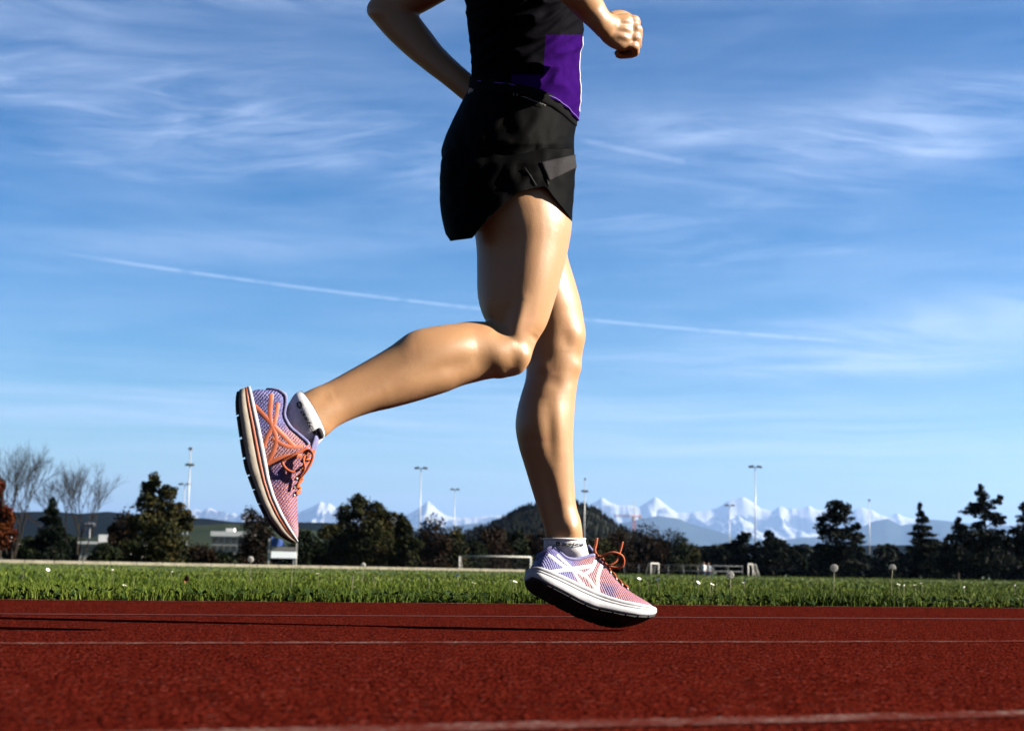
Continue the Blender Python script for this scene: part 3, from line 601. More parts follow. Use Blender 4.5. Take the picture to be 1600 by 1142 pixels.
    # padded collar, tongue, heel counter seam, laces across the instep
    cp = [sh.U(x, R(62) if x > .03 else R(62)+R(28)*(1-(x-.016)/.014), .001) for x in np.linspace(.016, .128, 26)]
    cp2 = [sh.U(x, math.pi-(R(62) if x > .03 else R(62)+R(28)*(1-(x-.016)/.014)), .001) for x in np.linspace(.016, .128, 26)][::-1]
    mk('collar', MB().tube(cp2+cp, .0034, 10), M_COL, up)
    tg = [Vector((x, sh.yc(x), ZT(x)+dz)) for x, dz in ((.175, .001), (.158, .003), (.14, .006), (.128, .014), (.122, .022))]
    q = MB(); V = []
    for i, p in enumerate(tg):
        for k in range(9):
            a = (k-4)/4; V.append(p+Vector((-.004*a*a, .020*a*(1-.06*i), -.007*a*a)))
        for k in range(9):
            a = (4-k)/4; V.append(p+Vector((-.004*a*a-.003, .020*a*(1-.06*i), -.007*a*a-.004)))
    mk('tongue', q.add(V, [(i*18+k, i*18+(k+1) % 18, (i+1)*18+(k+1) % 18, (i+1)*18+k) for i in range(4) for k in range(18)]+[tuple(range(18))[::-1], tuple(72+k for k in range(18))]), M_COL, up)
    ex = [.138, .150, .162, .175, .188, .200]
    for i, x in enumerate(ex):
        A = [sh.U(x+(ex[min(i+1, 5)]-x)*t*.8, R(52)+R(76)*t, .0028) for t in np.linspace(0, 1, 12)]
        mk('lace', MB().tube(A, .0020, 7), M_LACE, up)
        A = [sh.U(x+(ex[min(i+1, 5)]-x)*(1-t)*.8, R(52)+R(76)*t, .0044) for t in np.linspace(0, 1, 12)]
        mk('lace', MB().tube(A, .0020, 7), M_LACE, up)
    for sd in (-1, 1):
        q = MB()
        for x in ex: c = sh.U(x, R(50) if sd < 0 else math.pi-R(50), .0012); q.ball(c, .0026, None, 8, 6)
        mk('eyelets', q, M_WH, up)['kind'] = 'stuff'
    return up
def shoe_matrix(pitch, roll, yaw, px, py, Yd, anchor):
    f = Matrix.Rotation(RA+yaw, 3, 'Z') @ Matrix.Rotation(-pitch, 3, 'Y') @ Matrix.Rotation(roll, 3, 'X')
    p = at(px, py, Yd)-f @ Vector(anchor); return Matrix.Translation(p) @ f.to_4x4()
MR = shoe_matrix(R(-67.2), R(9), 0, 369, 611, 2.605, (0, 0, .032))
ML = shoe_matrix(R(-14), R(-17), R(3), 824, 905, 2.965, (0, 0, .034))
mz = min((ML @ Vector((x, s*WS(x), ZB(x)))).z for x in np.linspace(0, .278, 60) for s in (-1, 1)); ML = Matrix.Translation((0, 0, .007-mz)) @ ML
shoe_r = make_shoe(-1, MR, M_OR, -1, M_MID, M_MIDC, M_OR)
shoe_l = make_shoe(1, ML, M_WH, -1, M_MID, M_MID, M_MID)

# socks, each with a printed cuff
sock_r = MB().add(*loft([((428,668),(462,716),2.645,.022),((443,645),(480,702),2.645,.024),((453,627),(493,697),2.645,.027),((460,616),(501,690),2.648,.032),((469,611),(508,681),2.655,.0335)], 30)).build('sock', M_SOCK, ppl)
sock_l = MB().add(*loft([((860,905),(925,905),3.04,.018),((853,885),(926,886),3.035,.022),((850,866),(921,868),3.03,.028),((849.5,852),(916.5,853),3.022,.0355),((850,841.5),(914,841.5),3.02,.0365)], 30)).build('sock', M_SOCK, ppl)
def cuff(a, b, w, rb, Yd, parent):         # thick ribbed roll at the top of the sock
    A, B2 = at(*a, Yd), at(*b, Yd); c = (A+B2)/2; r = (A-B2)/2; v = (c-CAMP).normalized()
    MB().tube([c+r*1.01*math.cos(t)+v*rb*1.03*math.sin(t) for t in np.linspace(0, 2*math.pi, 40)], w, 8, False).build('cuff', M_SOCK, parent)
cuff((850, 841.5), (914, 841.5), .0020, .0365, 3.02, sock_l)
def lettering(word, fn, parent, shear=.25):
    cu = bpy.data.curves.new('t', 'FONT'); cu.body = word; cu.shear = shear; cu.offset = .022; cu.resolution_u = 3
    o = bpy.data.objects.new('t', cu); col.objects.link(o)
    me = bpy.data.meshes.new_from_object(o.evaluated_get(bpy.context.evaluated_depsgraph_get())); bpy.data.objects.remove(o)
    w = max(v.co.x for v in me.vertices)
    bm = bmesh.new(); bm.from_mesh(me); bmesh.ops.triangulate(bm, faces=bm.faces)
    for v in bm.verts: v.co = fn(v.co.x/w, v.co.y)
    bm.to_mesh(me); bm.free(); me.materials.clear(); return link('lettering', me, M_INK, parent)
def on_l(px, py, off=.0012):
    c, h = 882.5, 33.5; k = max(-.98, min(.98, (px-c)/h)); return at(px, py, 3.02-.0365*math.sqrt(1-k*k)-off)
lettering('asics', lambda u, v: on_l(877+u*36, 852.5-v*8.5+u*.6), sock_l)
MB().tube([on_l(872+(3.2+.9*t)*math.cos(t*2.2)*.62, 849.5-(3.0+.4*t)*math.sin(t*2.2)*.62) for t in np.linspace(0, 3.9, 26)], .0011, 6).build('swirl_mark', M_INK, sock_l)
def on_r(s, h, off=.0030):                 # s along the cuff from heel to shin, h up the leg
    a, b_ = Vector((463, 618)), Vector((502, 685)); d = (b_-a).normalized(); u = Vector((d.y, -d.x))
    p = a+d*(b_-a).length*s+u*h; k = max(-.97, min(.97, s*2-1)); return at(p.x, p.y, 2.650-.0335*math.sqrt(1-k*k)-off)
lettering('asics', lambda u, v: on_r(.30+u*.58, -7+v*9.5), sock_r)
MB().tube([on_r(.19+(.05+.012*t)*math.cos(t*2.2)*.8, -3+(3.2+.5*t)*math.sin(t*2.2)*.8) for t in np.linspace(0, 3.9, 26)], .0012, 6).build('swirl_mark', M_INK, sock_r)
MB().tube([on_r(s, 5+5*math.sin(s*4), .002) for s in np.linspace(.80, .985, 8)], [.003, .005, .0055, .0055, .0055, .0055, .005, .003], 8).build('cuff_dark_band', M_INK, sock_r)  # short dark band at the shin end of the cuff
# tied bows
def bow(pts, Yd, r, parent, dy=None):
    P = [at(x, y, Yd+(d if dy is None else dy)) for x, y, d in pts]; P2, _ = limb([(p, r) for p in P], sub=6)
    o = MB().tube(P2, r, 8).build('lace_bow', M_LACE, None); o.parent = parent; o.matrix_parent_inverse = (parent.matrix_parent_inverse @ parent.matrix_basis if False else (Matrix.Translation(ppl.location) @ parent.matrix_parent_inverse @ parent.matrix_basis)).inverted(); return o
bow([(935,874,0),(946,866,-.01),(960,863,-.014),(972,868,-.012),(975,878,-.008),(970,886,-.004),(958,886,0),(945,881,0),(936,876,0)], 3.03, .0024, shoe_l)
bow([(936,880,.0),(950,883,-.012),(962,877,-.012),(968,864,-.01),(973,846,-.008)], 3.03, .0022, shoe_l)
bow([(936,876,.0),(933,868,.0),(929,860,-.004),(931,850,-.004),(932.5,840,-.004)], 3.03, .0030, shoe_l)
bow([(480,700,0),(462,709,-.01),(447,717,-.012),(441,722,-.012),(448,733,-.012),(460,737,-.008),(472,729,0)], 2.60, .0022, shoe_r)
bow([(478,704,0),(485,704,-.004),(489,711,-.004),(486,722,-.004),(479,734,-.004),(470,746,0),(463,762,.0)], 2.60, .0026, shoe_r)
bow([(480,706,0),(474,718,-.008),(476,732,-.008),(468,744,-.004)], 2.60, .0024, shoe_r)
# ------------------------------------------------------------------ trees, masts and buildings beyond the field
ZG = -.9
def leaves(cl, n, size, seed, flat=.0):
    """small leaf-sized quads spread through a set of ellipsoids (centre, radii)"""
    r = np.random.default_rng(seed); w = np.array([c[1][0]*c[1][2] for c in cl]); w = w/w.sum()
    idx = r.choice(len(cl), n, p=w); C = np.array([c[0] for c in cl])[idx]; Rd = np.array([c[1] for c in cl])[idx]
    d = r.normal(size=(n, 3)); d /= np.linalg.norm(d, axis=1)[:, None]; rad = r.random(n)**.42*(1+.22*r.normal(size=n).clip(-1, 1.6)*.6)
    P = C+d*rad[:, None]*Rd
    a = r.normal(size=(n, 3)); a[:, 2] *= (1-flat); a /= np.linalg.norm(a, axis=1)[:, None]; b = r.normal(size=(n, 3)); b -= a*(a*b).sum(1)[:, None]; b /= np.linalg.norm(b, axis=1)[:, None]
    s = (size*(.55+.9*r.random(n)))[:, None]*.5
    V = np.stack([P-a*s-b*s*.45, P+a*s-b*s*.45, P+a*s*.7+b*s*.45, P-a*s*.7+b*s*.45], 1).reshape(-1, 3)
    return V, np.arange(n*4).reshape(n, 4)
M_BARK = mat('bark', noisy((.0056, .0043, .0031), (.0135, .0108, .0085), 6, .02))
GREEN = leafmat('dark_green_leaves', [(0, (.0013, .0026, .0009)), (.5, (.0031, .0048, .0015)), (1, (.0070, .0088, .0026))])
OLIVE = leafmat('olive_autumn_leaves', [(0, (.0025, .0037, .0012)), (.45, (.0068, .0080, .0021)), (.8, (.0168, .0138, .0042)), (1, (.0260, .0168, .0055))])
BROWN = leafmat('brown_autumn_leaves', [(0, (.0017, .0013, .0005)), (.5, (.0049, .0028, .0011)), (1, (.0111, .0058, .0019))])
RED = leafmat('rust_red_leaves', [(0, (.0069, .0014, .0007)), (.5, (.0254, .0051, .0014)), (1, (.0439, .0139, .0032))])
PINE = leafmat('dark_pine_needles', [(0, (.0007, .0013, .0007)), (.6, (.0015, .0026, .0011)), (1, (.0035, .0053, .0022))])
def tree(name, label, D, cl, m, n=5000, size=.22, stem=None, cat='tree', group=None, seed=0, trunk_r=.16, depth=.8, ground_py=None):
    """cl: foliage clumps as (px, py, half width, half height) of the photo at the distance D"""
    k = D/F; r = random.Random(seed*7+int(D)); C = []
    for (px, py, rx, ry) in cl:
        p = at(px, py, D+r.uniform(-.4, .4)*rx*k); C.append((tuple(p), (rx*k*(.86 if m is PINE else .97), rx*k*depth*.86, ry*k*(.86 if m is PINE else .97))))
        for _ in range(7 if m is PINE else 5):                                     # ragged smaller clumps round each large one
            a, q = r.uniform(0, 6.283), r.uniform(.55, .95); f = r.uniform(.22, .5)
            C.append(((p.x+math.cos(a)*rx*k*q, p.y+r.uniform(-1, 1)*rx*k*.6, p.z+math.sin(a)*ry*k*q), (rx*k*f, rx*k*f, max(ry*k*f*.8, .15))))
    sx = stem if stem is not None else sum(c[0]*c[2] for c in cl)/sum(c[2] for c in cl)
    b0 = at(sx, 880, D); base = Vector((b0.x, b0.y, ZG)); e = empty(name, base); tag(e, label, cat, group)
    V, Q = leaves(C, int(n*(1.2 if m is PINE else 1.7)), size, seed+3); fastmesh('crown', V, Q, m, e)
    topz = max(c[0][2] for c in C); T = MB(); P = [base-Vector((0, 0, .05)), base.lerp(Vector((base.x, base.y, topz)), .4)+Vector((r.uniform(-.2, .2), 0, 0)), Vector((base.x+r.uniform(-.2, .2), base.y, topz))]
    P2, R2 = limb([(P[0], trunk_r*1.3), (P[1], trunk_r*.8), (P[2], trunk_r*.15)], sub=4); T.tube(P2, R2, 8)
    for c, rd in C[::(8 if m is PINE else 6)]:
        c = Vector(c); h = max(ZG+.5, c.z-rd[2]*.8-.3); s0 = Vector((base.x, base.y, h)); T.tube([s0, s0.lerp(c, .5)+Vector((0, 0, .1)), c], [trunk_r*.4, trunk_r*.25, trunk_r*.08], 5)
    T.build('trunk', M_BARK, e); return e
def bare(name, label, D, px, top, hw, seed, fork=5):
    r = random.Random(seed); b0 = at(px, 880, D); base = Vector((b0.x, b0.y, ZG)); e = empty(name, base); tag(e, label, 'tree')
    H = (at(px, top, D).z-ZG)*.84; W = hw*D/F; T = MB(); tw = MB()
    def grow(p, d, L, rad, lev):
        q = p+d*L*.5+Vector((r.uniform(-1, 1), r.uniform(-1, 1), .4))*L*.05; e2 = q+(d+Vector((0, 0, .22)))*L*.5
        (T if lev < 3 else tw).tube([p, q, e2], [rad, rad*.8, rad*.6], 6 if lev < 2 else 3, False)
        if lev >= 5: return
        for k in range(r.choice((3, 3, 4))):
            a = r.uniform(0, 6.28); sp = r.uniform(.28, .62); s = d.orthogonal().normalized(); s = Matrix.Rotation(a, 3, d) @ s
            nd = (d+s*sp+Vector((0, 0, .10))).normalized(); grow(p.lerp(e2, r.uniform(.55, 1.0)), nd, L*r.uniform(.60, .80), rad*.58, lev+1)
    for k in range(fork):
        a = (k+r.uniform(-.3, .3))/fork*2-1 if fork > 1 else 0
        grow(base+Vector((a*W*.12, 0, H*.12)), Vector((a*W*.9, r.uniform(-.5, .5)*W*.6, H*.75)).normalized(), H*.36, .075, 0)
    T.tube([base-Vector((0, 0, .05)), base+Vector((0, 0, H*.12)), base+Vector((0, 0, H*.3))], [.2, .16, .1], 8); T.build('trunk', M_BARK, e); tw.build('twigs', M_BARK, e); return e
bare('bare_tree', 'tall leafless tree with thin upright twigs at the far left edge', 120., 18, 690, 62, 3)
bare('bare_tree', 'wide leafless tree with fanned branches between small conifer and autumn tree', 135., 120, 722, 80, 21, 5)
tree('beech_tree', 'rust red leaved tree at the left edge of the photo', 112., [(-12, 790, 20, 40), (4, 835, 20, 22), (-8, 760, 14, 18), (12, 812, 10, 22)], RED, 4200, .2, -4, seed=1)
tree('conifer', 'small dark conifer in front of the wide leafless tree', 115., [(82, 786, 5, 9), (82, 800, 10, 9), (82, 815, 17, 10), (80, 832, 24, 12), (78, 852, 32, 14), (78, 872, 38, 12)], PINE, 5000, .2, 82, seed=2)
tree('autumn_tree', 'broad brown and green autumn tree left of the tall double mast', 118., [(242, 752, 9, 14), (230, 765, 12, 14), (262, 772, 14, 16), (236, 790, 27, 17), (268, 800, 22, 15), (242, 820, 40, 18), (215, 815, 14, 14), (290, 815, 12, 16), (248, 848, 50, 20), (245, 872, 52, 14)], OLIVE, 11000, .2, 246, seed=4)
for i, (px, py, rx, m, lb) in enumerate([(30, 862, 26, GREEN, 'dark green shrub below the rust red tree at the left edge'), (65, 866, 20, BROWN, 'brown shrub under the small dark conifer'), (165, 868, 26, GREEN, 'tall dark shrub in front of the low beige building'), (195, 840, 22, BROWN, 'reddish brown shrub left of the broad autumn tree'), (312, 868, 24, BROWN, 'low brown shrub left of the white office block'), (340, 876, 20, GREEN, 'low dark shrub below the white office block'), (402, 842, 28, BROWN, 'round dark brown shrub right of the white office block'), (478, 858, 30, GREEN, 'dark shrub behind the toe of the raised shoe'), (505, 865, 26, BROWN, 'low brownish shrub left of the big autumn tree')]):
    tree('shrub', lb, 128.+i*3, [(px, py, rx, 890-py-4), (px-rx*.5, py+8, rx*.6, 16), (px+rx*.5, py+6, rx*.6, 16), (px, 882, rx*1.1, 10)], m, 3000, .24, px, 'shrub', 'shrubs along the left of the field', 20+i, .08)
tree('broadleaf_tree', 'large round dark tree with browning leaves left of the twin lamp mast', 150., [(560, 785, 16, 13), (545, 805, 22, 18), (580, 805, 26, 20), (605, 818, 22, 18), (540, 838, 32, 24), (585, 842, 44, 26), (622, 848, 24, 24), (560, 870, 62, 18), (520, 865, 24, 20)], OLIVE, 15000, .24, 572, seed=5)
tree('broadleaf_tree', 'smaller pointed olive tree touching the large round tree', 146., [(628, 812, 9, 10), (630, 830, 16, 14), (636, 852, 20, 18), (632, 875, 24, 12)], OLIVE, 4500, .22, 631, seed=6)
for i, (px, py, rx, m, lb) in enumerate([(676, 848, 28, BROWN, 'brown shrub between the two lamp masts'), (710, 856, 22, OLIVE, 'olive shrub at the foot of the shorter lamp mast'), (738, 866, 22, GREEN, 'dark low shrub above the left end of the goal'), (768, 858, 30, BROWN, 'russet shrub above the goal crossbar'), (806, 860, 22, GREEN, 'dark shrub above the right end of the goal'), (838, 862, 20, BROWN, 'brown shrub behind the landing shoe'), (655, 868, 20, GREEN, 'dark shrub right of the pointed olive tree'),
   (935, 864, 24, OLIVE, 'olive shrub behind the tied laces'), (968, 858, 24, BROWN, 'brown shrub below the red crane'), (1012, 852, 30, BROWN, 'dark reddish round tree right of the red crane'), (1048, 858, 28, GREEN, 'dark round tree right of the reddish one'), (1075, 868, 20, OLIVE, 'small olive shrub left of the fence walkers')]):
    tree('shrub', lb, 172.+i*4, [(px, py, rx, 894-py-4), (px-rx*.5, py+6, rx*.6, 16), (px+rx*.5, py+8, rx*.6, 16), (px, 884, rx*1.1, 12)], m, 3000, .28, px, 'shrub', 'shrubs behind the goal', 40+i, .08)
# conifers on the right
tree('pine_tree', 'dark pine with uneven crown in front of the snow peaks', 160., [(1304, 790, 15, 10), (1322, 796, 11, 11), (1300, 806, 21, 9), (1284, 812, 10, 6), (1316, 812, 18, 9), (1290, 824, 20, 9), (1325, 828, 14, 6), (1338, 822, 8, 5), (1305, 838, 32, 10), (1338, 838, 14, 7), (1310, 856, 40, 14), (1310, 880, 44, 16)], PINE, 10000, .24, 1308, seed=7)
tree('spruce_tree', 'slender tiered spruce left of the tallest pine', 165., [(1436, 792, 4, 7), (1438, 803, 8, 5), (1441, 813, 11, 5), (1442, 824, 16, 5), (1445, 835, 21, 5), (1447, 847, 27, 6), (1448, 862, 30, 10), (1448, 882, 32, 14)], PINE, 7000, .22, 1442, seed=8)
tree('pine_tree', 'tallest dark pine with ragged side branches at the right', 150., [(1533, 764, 5, 9), (1536, 776, 11, 9), (1526, 770, 3, 4), (1536, 792, 18, 9), (1522, 790, 12, 5), (1556, 784, 10, 4), (1562, 778, 5, 4), (1520, 800, 16, 7), (1546, 806, 20, 9), (1528, 820, 14, 5), (1560, 815, 12, 6), (1540, 832, 40, 8), (1540, 852, 48, 16), (1540, 880, 52, 18)], PINE, 12000, .22, 1540, seed=9)
tree('conifer', 'short dark conifer between the slender spruce and the tallest pine', 155., [(1496, 814, 5, 6), (1496, 826, 12, 8), (1494, 842, 20, 10), (1490, 862, 28, 14), (1490, 884, 30, 12)], PINE, 5000, .22, 1496, seed=10)
tree('conifer', 'dark conifer cut by the right edge of the photo', 150., [(1599, 794, 5, 10), (1602, 810, 12, 9), (1598, 826, 20, 10), (1600, 848, 28, 16), (1600, 880, 34, 18)], PINE, 6000, .22, 1601, seed=12)
tree('broadleaf_tree', 'dark round tree left of the tall right hand mast', 190., [(1163, 840, 12, 9), (1158, 856, 22, 14), (1165, 880, 28, 16)], PINE, 4500, .28, 1162, seed=13)
tree('broadleaf_tree', 'dark tree with pointed top right of the tall right hand mast', 190., [(1203, 836, 10, 8), (1212, 850, 22, 12), (1210, 876, 30, 18), (1226, 860, 14, 12)], PINE, 5000, .28, 1208, seed=14)
def wood(name, pts, D, dd, n, size, m, seed, bottom=905):
    r = np.random.default_rng(seed); cl = []
    for i in range(170):
        px = r.uniform(pts[0][0], pts[-1][0]); t = np.interp(px, [p[0] for p in pts], [p[1] for p in pts])+abs(r.normal())*2.5
        d = D+r.uniform(0, dd); py = r.uniform(t+8, bottom); k = d/F; rx = r.uniform(9, 20); cl.append((tuple(at(px, py, d)), (rx*k, rx*k, min(py-t, 20)*k)))
    V, Q = leaves(cl, n, size, seed); V[:, 2] = np.maximum(V[:, 2], ZG); tag(fastmesh(name, V, Q, m), 'dark band of woodland behind the sports field', 'woodland', kind='stuff')
wood('woodland', [(870, 852), (960, 850), (1060, 850), (1100, 852), (1140, 848), (1230, 846), (1300, 850), (1365, 850), (1420, 848), (1470, 842), (1530, 838), (1620, 834), (1750, 820)], 230., 30, 60000, .75, PINE, 31)
wood('woodland', [(-120, 842), (20, 838), (110, 836), (180, 836), (300, 856), (430, 868), (520, 862), (650, 864), (800, 860), (880, 862)], 190., 20, 34000, .6, GREEN, 33, 895)
# wooded hill in the middle
HP = [(640, 868), (690, 852), (715, 838), (740, 826), (775, 814), (800, 800), (825, 788), (850, 780), (885, 778), (915, 784), (935, 792), (955, 808), (980, 822), (1010, 836), (1060, 850), (1100, 862)]
range_mesh('wooded_hill', mat('hill_floor', noisy((.0019, .0026, .0016), (.0038, .0051, .0026), .05)), [(x, y+6) for x, y in HP], 800., 130, 220, .06, 6.1, 620, 1120, 4, 20, -4, .02)
def hillwood():
    r = np.random.default_rng(3); V = []; Qd = []
    for i in range(3600):
        v = -r.random()**.8 if i > 700 else r.uniform(-.06, .02); px = r.uniform(645, 1080); D = 800.; y = D+v*220
        crest = (886+.018*(px-800)-np.interp(px, [p[0] for p in HP], [p[1]+6 for p in HP]))/F*D; z = crest*(1-abs(v))**1.15-1.6; x = (px-800)/F*y
        h = r.uniform(2.7, 5.0); w = h*r.uniform(.16, .30); n = 6
        for (a, b, c) in ((0, .55, 1), (.3, .8, .75), (.58, 1.0, .5)):
            o = len(V); ph = r.uniform(0, 6)
            V += [(x+w*c*(1+.3*r.normal()*.5)*math.cos(k*6.283/n+ph), y+w*c*math.sin(k*6.283/n+ph), z+h*a) for k in range(n)]+[(x, y, z+h*b)]
            Qd += [(o+k, o+(k+1) % n, o+n) for k in range(n)]
    tag(fastmesh('hill_conifers', V, Qd, leafmat('far_conifers', [(0, (.0005, .0009, .0007)), (.7, (.0013, .0018, .0010)), (1, (.0029, .0029, .0013))]), tri=True), 'dark conifer wood covering the hill', 'woodland', kind='stuff')
hillwood()
# lamp masts
M_STEEL = mat('galvanised_steel', noisy((.0898, .0938, .1020), (.1306, .1346, .1428), 3, rough=.45, spec=.5)); M_LAMP = mat('lamp_housing', color=(.0408, .0449, .0530), rough=.5); M_GLASS = mat('lamp_glass', color=(.2040, .2040, .2122), rough=.15, spec=.6)
def mast(label, px, py, D, heads, r=.085):
    P = at(px, py, D); e = empty('lamp_mast', (P.x, P.y, ZG)); tag(e, label, 'lamp mast', 'lamp masts round the field')
    MB().tube([(P.x, P.y, ZG), (P.x, P.y, P.z)], [r*1.5, r*.8], 8).build('pole', M_STEEL, e)
    for (hy, hw, two) in heads:
        z = at(px, hy, D).z; w = hw*D/F
        MB().tube([(P.x-w, P.y, z), (P.x+w, P.y, z)], r*.6, 6).build('crossarm', M_STEEL, e)
        for s in ((-1, 1) if two else (0,)):
            lm = MB().box((P.x+s*w, P.y-.1, z+.12), (w*.42+.12, .28, .13), 0, Matrix.Rotation(s*.18, 3, 'Y') @ Matrix.Rotation(.3, 3, 'X')).build('lamp', M_LAMP, e, False)
            MB().box((P.x+s*w, P.y-.12, z-.03), (w*.36+.08, .2, .03)).build('glass', M_GLASS, lm, False)
mast('tall lamp mast with stacked lamps rising right of the autumn tree', 298, 702, 235., [(702, 4, False), (727, 4, True)], .10)
mast('shorter twin lamp mast standing just left of the tallest one', 289, 756, 300., [(757, 6, True)])
mast('twin lamp mast right of the large round tree', 658, 731, 270., [(732, 6.5, True)])
mast('shorter twin lamp mast above the goal', 711, 764, 345., [(765, 4.5, True)])
mast('slim lamp mast beside the standing shin', 914, 749, 290., [(749, .8, False), (768, 3, True)])
mast('tall twin lamp mast in front of the snow peaks', 1180, 729, 255., [(730, 6.5, True)])
mast('shorter twin lamp mast left of the tall one before the snow peaks', 1140, 789, 380., [(790, 5, True)])
mast('single lamp mast right of the uneven pine', 1358, 781, 345., [(782, 2, False)])
mast('small double street lamp in front of the far left shrubs', 141, 820, 175., [(821, 4.5, True)], .05)
# tower crane beyond the wooded hill
CD = 900.; P = at(991, 782, CD); M_CR = mat('red_crane_paint', color=(.1496, .0238, .0170), rough=.5)
e = empty('tower_crane', (P.x, P.y, ZG)); tag(e, 'red tower crane above the trees right of the hill', 'crane')
def lattice(a, b, w, n, m, nm, par):
    q = MB(); a, b = Vector(a), Vector(b); d = (b-a).normalized(); s = d.orthogonal().normalized()*w; t = d.cross(s).normalized()*w; C4 = [s+t, s-t, -s-t, t-s]
    for c in C4: q.tube([a+c, b+c], w*.16, 4)
    for i in range(n):
        p, p2 = a.lerp(b, i/n), a.lerp(b, (i+1)/n)
        for k in range(4): q.tube([p+C4[k], p2+C4[(k+1) % 4]], w*.10, 4)
    return q.build(nm, m, par)
zj = at(989, 806, CD).z; lattice((P.x, P.y, ZG), (P.x, P.y, zj), .75, 16, M_CR, 'tower', e); lattice((P.x, P.y, zj), (P.x, P.y, P.z), .4, 6, M_STEEL, 'apex', e)
xl = at(960, 807, CD).x; lattice((P.x+4, P.y, zj), (xl, P.y, zj), .5, 12, M_CR, 'jib', e); MB().box((P.x+3.4, P.y, zj-.6), (.9, .6, .9)).build('counterweight', mat('concrete', color=(.3, .29, .28)), e, False); MB().box((P.x-.9, P.y-.8, zj-1.4), (.7, .6, .9)).build('cab', M_GLASS, e, False)
# buildings
M_WALL = mat('pale_render', noisy((.1530, .1428, .1326), (.1938, .1836, .1683), 1.5, .01)); M_WHITE = mat('white_fascia', color=(.3570, .3570, .3570), rough=.6); M_PANE = mat('dark_window', color=(.0061, .0071, .0092), rough=.1, spec=.5); M_FR = mat('window_frame', color=(.1020, .1020, .1020))
def block(name, label, D, x0, x1, ytop, fas, floors, nwin, wallm, dep=9.):
    k = D/F; A, Bp = at(x0, 880, D), at(x1, 880, D); zt = at((x0+x1)/2, ytop, D).z; e = empty(name, ((A.x+Bp.x)/2, D+dep/2, ZG)); tag(e, label, 'building')
    cx, hw = (A.x+Bp.x)/2, (Bp.x-A.x)/2; fz = fas*k
    MB().box((cx, D+dep/2, (ZG+zt-fz)/2), (hw*.93, dep/2*.95, (zt-fz-ZG)/2)).build('wall', wallm, e, False)
    rf = MB().box((cx, D+dep/2, zt-fz/2), (hw, dep/2, fz/2)).build('roof', M_WHITE, e, False)
    MB().box((cx-hw*.18, D+dep*.4, zt+.35), (hw*.2, .9, .36)).build('roof_hut', M_WHITE, rf, False)
    for (fy0, fy1) in floors:
        z0, z1 = at(cx/k+800, fy1, D).z, at(cx/k+800, fy0, D).z
        for i in range(nwin):
            wx = cx-hw*.93+(i+.5)/nwin*hw*1.86; ww = hw*.93/nwin*.72
            w = MB().box((wx, D+dep*.025, (z0+z1)/2), (ww, .06, (z1-z0)/2)).build('window', M_FR, e, False)
            for s in (-1, 1): MB().box((wx+s*ww*.48, D+dep*.025-.05, (z0+z1)/2), (ww*.42, .03, (z1-z0)/2*.86)).build('pane', M_PANE, w, False)
    return e
block('office_block', 'white flat roofed office block with window rows left of the raised shoe', 330., 327, 392, 830, 7.5, [(840, 848), (852, 861)], 6, M_WALL)
block('pavilion', 'low beige building with pale roof edge behind the left shrubs', 150., 118, 206, 846, 4, [(854, 862)], 9, M_WALL, 6.)
block('garden_shed', 'small pale building under the rust red tree at the left edge', 150., -22, 24, 847, 3.5, [(855, 862)], 4, M_WALL, 5.)
# goals
M_GOAL = mat('white_goal_paint', noisy((.1958, .1893, .1763), (.2480, .2416, .2285), 4, rough=.5)); M_NET = mat('net_cord', color=(.0326, .0326, .0326))
def goal(label, ax, bx, top, D, D2, dep):
    A, B2 = at(ax, top, D), at(bx, top, D2); A.z = B2.z = (A.z+B2.z)/2; c = (A+B2)/2; e = empty('football_goal', (c.x, c.y, ZG)); tag(e, label, 'goal', 'goals on the far pitches')
    bk = Vector(dep)
    for p in (A, B2):
        MB().tube([(p.x, p.y, ZG), p], .065, 8).build('post', M_GOAL, e)
        MB().tube([p, p+bk*.35, Vector((p.x, p.y, ZG))+bk], .03, 6).build('net_support', M_GOAL, e)
    MB().tube([A, B2], .065, 8).build('crossbar', M_GOAL, e)
    q = MB(); n = 24
    for i in range(n+1):
        p = A.lerp(B2, i/n); q.tube([p, p+bk*.35, Vector((p.x, p.y, ZG))+bk], .004, 3, False)
    for j in range(8):
        t = j/7; q.tube([A.lerp(Vector((A.x, A.y, ZG)), t)+bk*(.35+.65*t), B2.lerp(Vector((B2.x, B2.y, ZG)), t)+bk*(.35+.65*t)], .004, 3, False)
    q.build('net', M_NET, e)
goal('white football goal left of the landing shoe', 718, 829, 869, 150., 150., (.3, 1.9, 0))
goal('white goal seen from the end, right of the laces', 1017, 1029, 880, 165., 172., (-.5, 2., 0))
goal('narrow white goal end left of the dandelions on the right', 1169, 1176, 881, 165., 172., (1.2, 1.6, 0))
